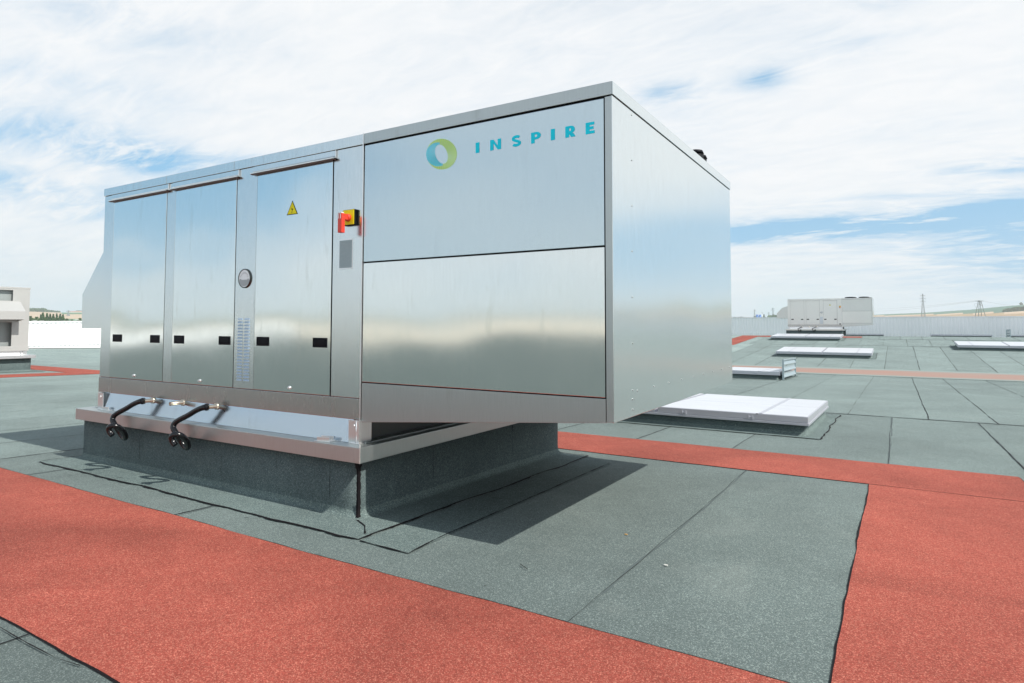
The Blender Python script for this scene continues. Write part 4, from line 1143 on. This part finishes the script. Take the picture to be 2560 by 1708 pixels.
# ------------------------------------------------------------------ pylons and wires
steel = pmat('pylon_steel', (.26, .32, .34), .6, .3)[0]
def lattice(a, r, zt, wb, wt, label, arms, th=.16, seed=0, name='pylon'):
    x, y = polar(a, r); zb = ground_z(a, r)
    t_ = thing(name, (x, y, zb), label, 'pylon', None)
    H = zt-zb; rz = Matrix.Rotation(-R(a)+.12, 3, 'Z')
    def lv(t): return wb*(1-t)**1.5+wt
    b = MB(); N = 9
    crn = lambda t: [Vector((x+sx*lv(t)/2, y+sy*lv(t)/2, zb+H*t)) for sx, sy in ((-1, -1), (1, -1), (1, 1), (-1, 1))]
    for k in range(N):
        A, B_ = crn(k/N), crn((k+1)/N)
        for i in range(4):
            b.tube([A[i], B_[i]], th, 4, False); b.tube([A[i], B_[(i+1) % 4]], th*.6, 4, False); b.tube([A[(i+1) % 4], B_[i]], th*.6, 4, False); b.tube([B_[i], B_[(i+1) % 4]], th*.5, 4, False)
    bmesh.ops.rotate(b.bm, verts=b.bm.verts, cent=(x, y, zb), matrix=rz); b.obj('lattice_mast', steel, t_)
    for (t, w_) in arms:
        b = MB(); z = zb+H*t
        for sx in (-1, 1):
            b.tube([(x, y, z+.9), (x+sx*w_, y, z)], th*.7, 4, False); b.tube([(x, y, z-.4), (x+sx*w_, y, z)], th*.7, 4, False); b.tube([(x+sx*w_, y, z), (x+sx*w_, y, z-1.6)], th*.6, 4, False)
        bmesh.ops.rotate(b.bm, verts=b.bm.verts, cent=(x, y, z), matrix=rz); b.obj('cross_arm', steel, t_)
    return t_
lattice(1.74, 1150, z_at(2.39, 1150), 5.6, 1.0, 'tall slim lattice pylon on the skyline right of the distant unit', [(.93, 3.2), (.83, 3.8), (.73, 3.4)], th=.20)
# squat portal pylon with splayed legs
r = 600; x, y = polar(5.22, r); zb = ground_z(5.22, r); zt = z_at(1.86, r)
t_ = thing('pylon', (x, y, zb), 'dark squat pylon with four splayed legs in front of the right hill', 'pylon')
for (s0_, s1_) in ((-1.05, -2.6), (-.25, -.9), (.25, .75), (1.05, 2.7)):
    b = MB(); zj = z_at(1.74, r)
    ztop = zj-(zj-zb)*0; b.tube([(x+s0_*.8, y, zt-.5), (x+s0_*.8, y, zj), (x+s1_*(zj-zb)/(zj-z_at(.71, r))*.95, y, zb)], .2, 6, True, [.13, .20, .26]); b.obj('leg', steel, t_)
b = MB(); zj = z_at(1.745, r)
b.tube([(x-2.7, y, zj), (x, y, zj+.35), (x+2.7, y, zj+.05)], .15, 6, True); b.tube([(x-1.4, y, zj-.5), (x+1.4, y, zj-.5)], .12, 6, True)
for k in range(5): b.tube([(x-1.3+k*.65, y, zj-.5), (x-1.0+k*.65, y, zj+.9)], .09, 5)
b.tube([(x-1.3, y, zj-1.8), (x+1.3, y, zj-3.2)], .09, 5); b.tube([(x+1.3, y, zj-1.8), (x-1.3, y, zj-3.2)], .09, 5)
b.obj('cross_arm', steel, t_)
zj = z_at(1.53, r); b = MB()
b.tube([(x-3.4, y, zj-.3), (x-2.9, y, zj+.5), (x-1.6, y, zj+.6), (x-1.1, y, zj-.2), (x-1.9, y, zj-2.4), (x-2.6, y, zj-2.4), (x-3.4, y, zj-.3)], .06, 5); b.obj('jumper_cable', steel, t_)
PB = Vector((x, y, z_at(1.745, r)))
for k, (a, rr_, e, lab) in enumerate([(-66.39, 1500, 1.02, 'faint lattice pylon on the left hill beside the hood'), (-10.31, 1700, 1.31, 'faint thin pylon above the blue domes'), (-8.87, 1500, 1.43, 'faint thin pylon near the hood of the distant unit'), (-9.2, 2000, 1.05, 'faintest small pylon between the blue domes and the distant unit')]):
    lattice(a, rr_, z_at(e, rr_), 4.5, .8, lab, [(.93, 3), (.82, 3.6)], th=.2, seed=k)
def wire(name, p0, p1, sag, label, rad=.06):
    p0, p1 = Vector(p0), Vector(p1); n = 24
    b = MB(); b.tube([p0.lerp(p1, k/n)-Vector((0, 0, sag*4*(k/n)*(1-k/n))) for k in range(n+1)], rad, 4)
    tag(b.obj(name, steel), label, 'power line', 'overhead power lines')
pl = polar(-3.5, 1500); wire('power_line', PB+Vector((-2.7, 0, 0)), (pl[0], pl[1], z_at(1.22, 1500)), 5, 'lower cable running left from the squat pylon towards the distant unit')
wire('power_line', PB+Vector((-1.6, .5, .6)), (pl[0]+8, pl[1], z_at(1.36, 1500)), 4, 'upper cable running left from the squat pylon towards the distant unit')
pr = polar(9.5, 900); wire('power_line', PB+Vector((2.7, 0, 0)), (pr[0], pr[1], z_at(1.60, 900)), 4, 'cable running right from the squat pylon to the edge of the photo')

# ------------------------------------------------------------------ air
m = bpy.data.materials.new('air'); m.use_nodes = True; m.node_tree.nodes.clear()
o_ = m.node_tree.nodes.new('ShaderNodeOutputMaterial'); v = m.node_tree.nodes.new('ShaderNodeVolumePrincipled')
v.inputs['Color'].default_value = (.86, .93, 1, 1); v.inputs['Density'].default_value = .00024; v.inputs['Anisotropy'].default_value = .2
m.node_tree.links.new(v.outputs[0], o_.inputs['Volume'])
b = MB(); b.box(-2700, 2700, -2700, 2700, -30, 110); hz_o = b.obj('haze', m); tag(hz_o, kind='stuff', label='pale haze over the far fields', cat='haze')
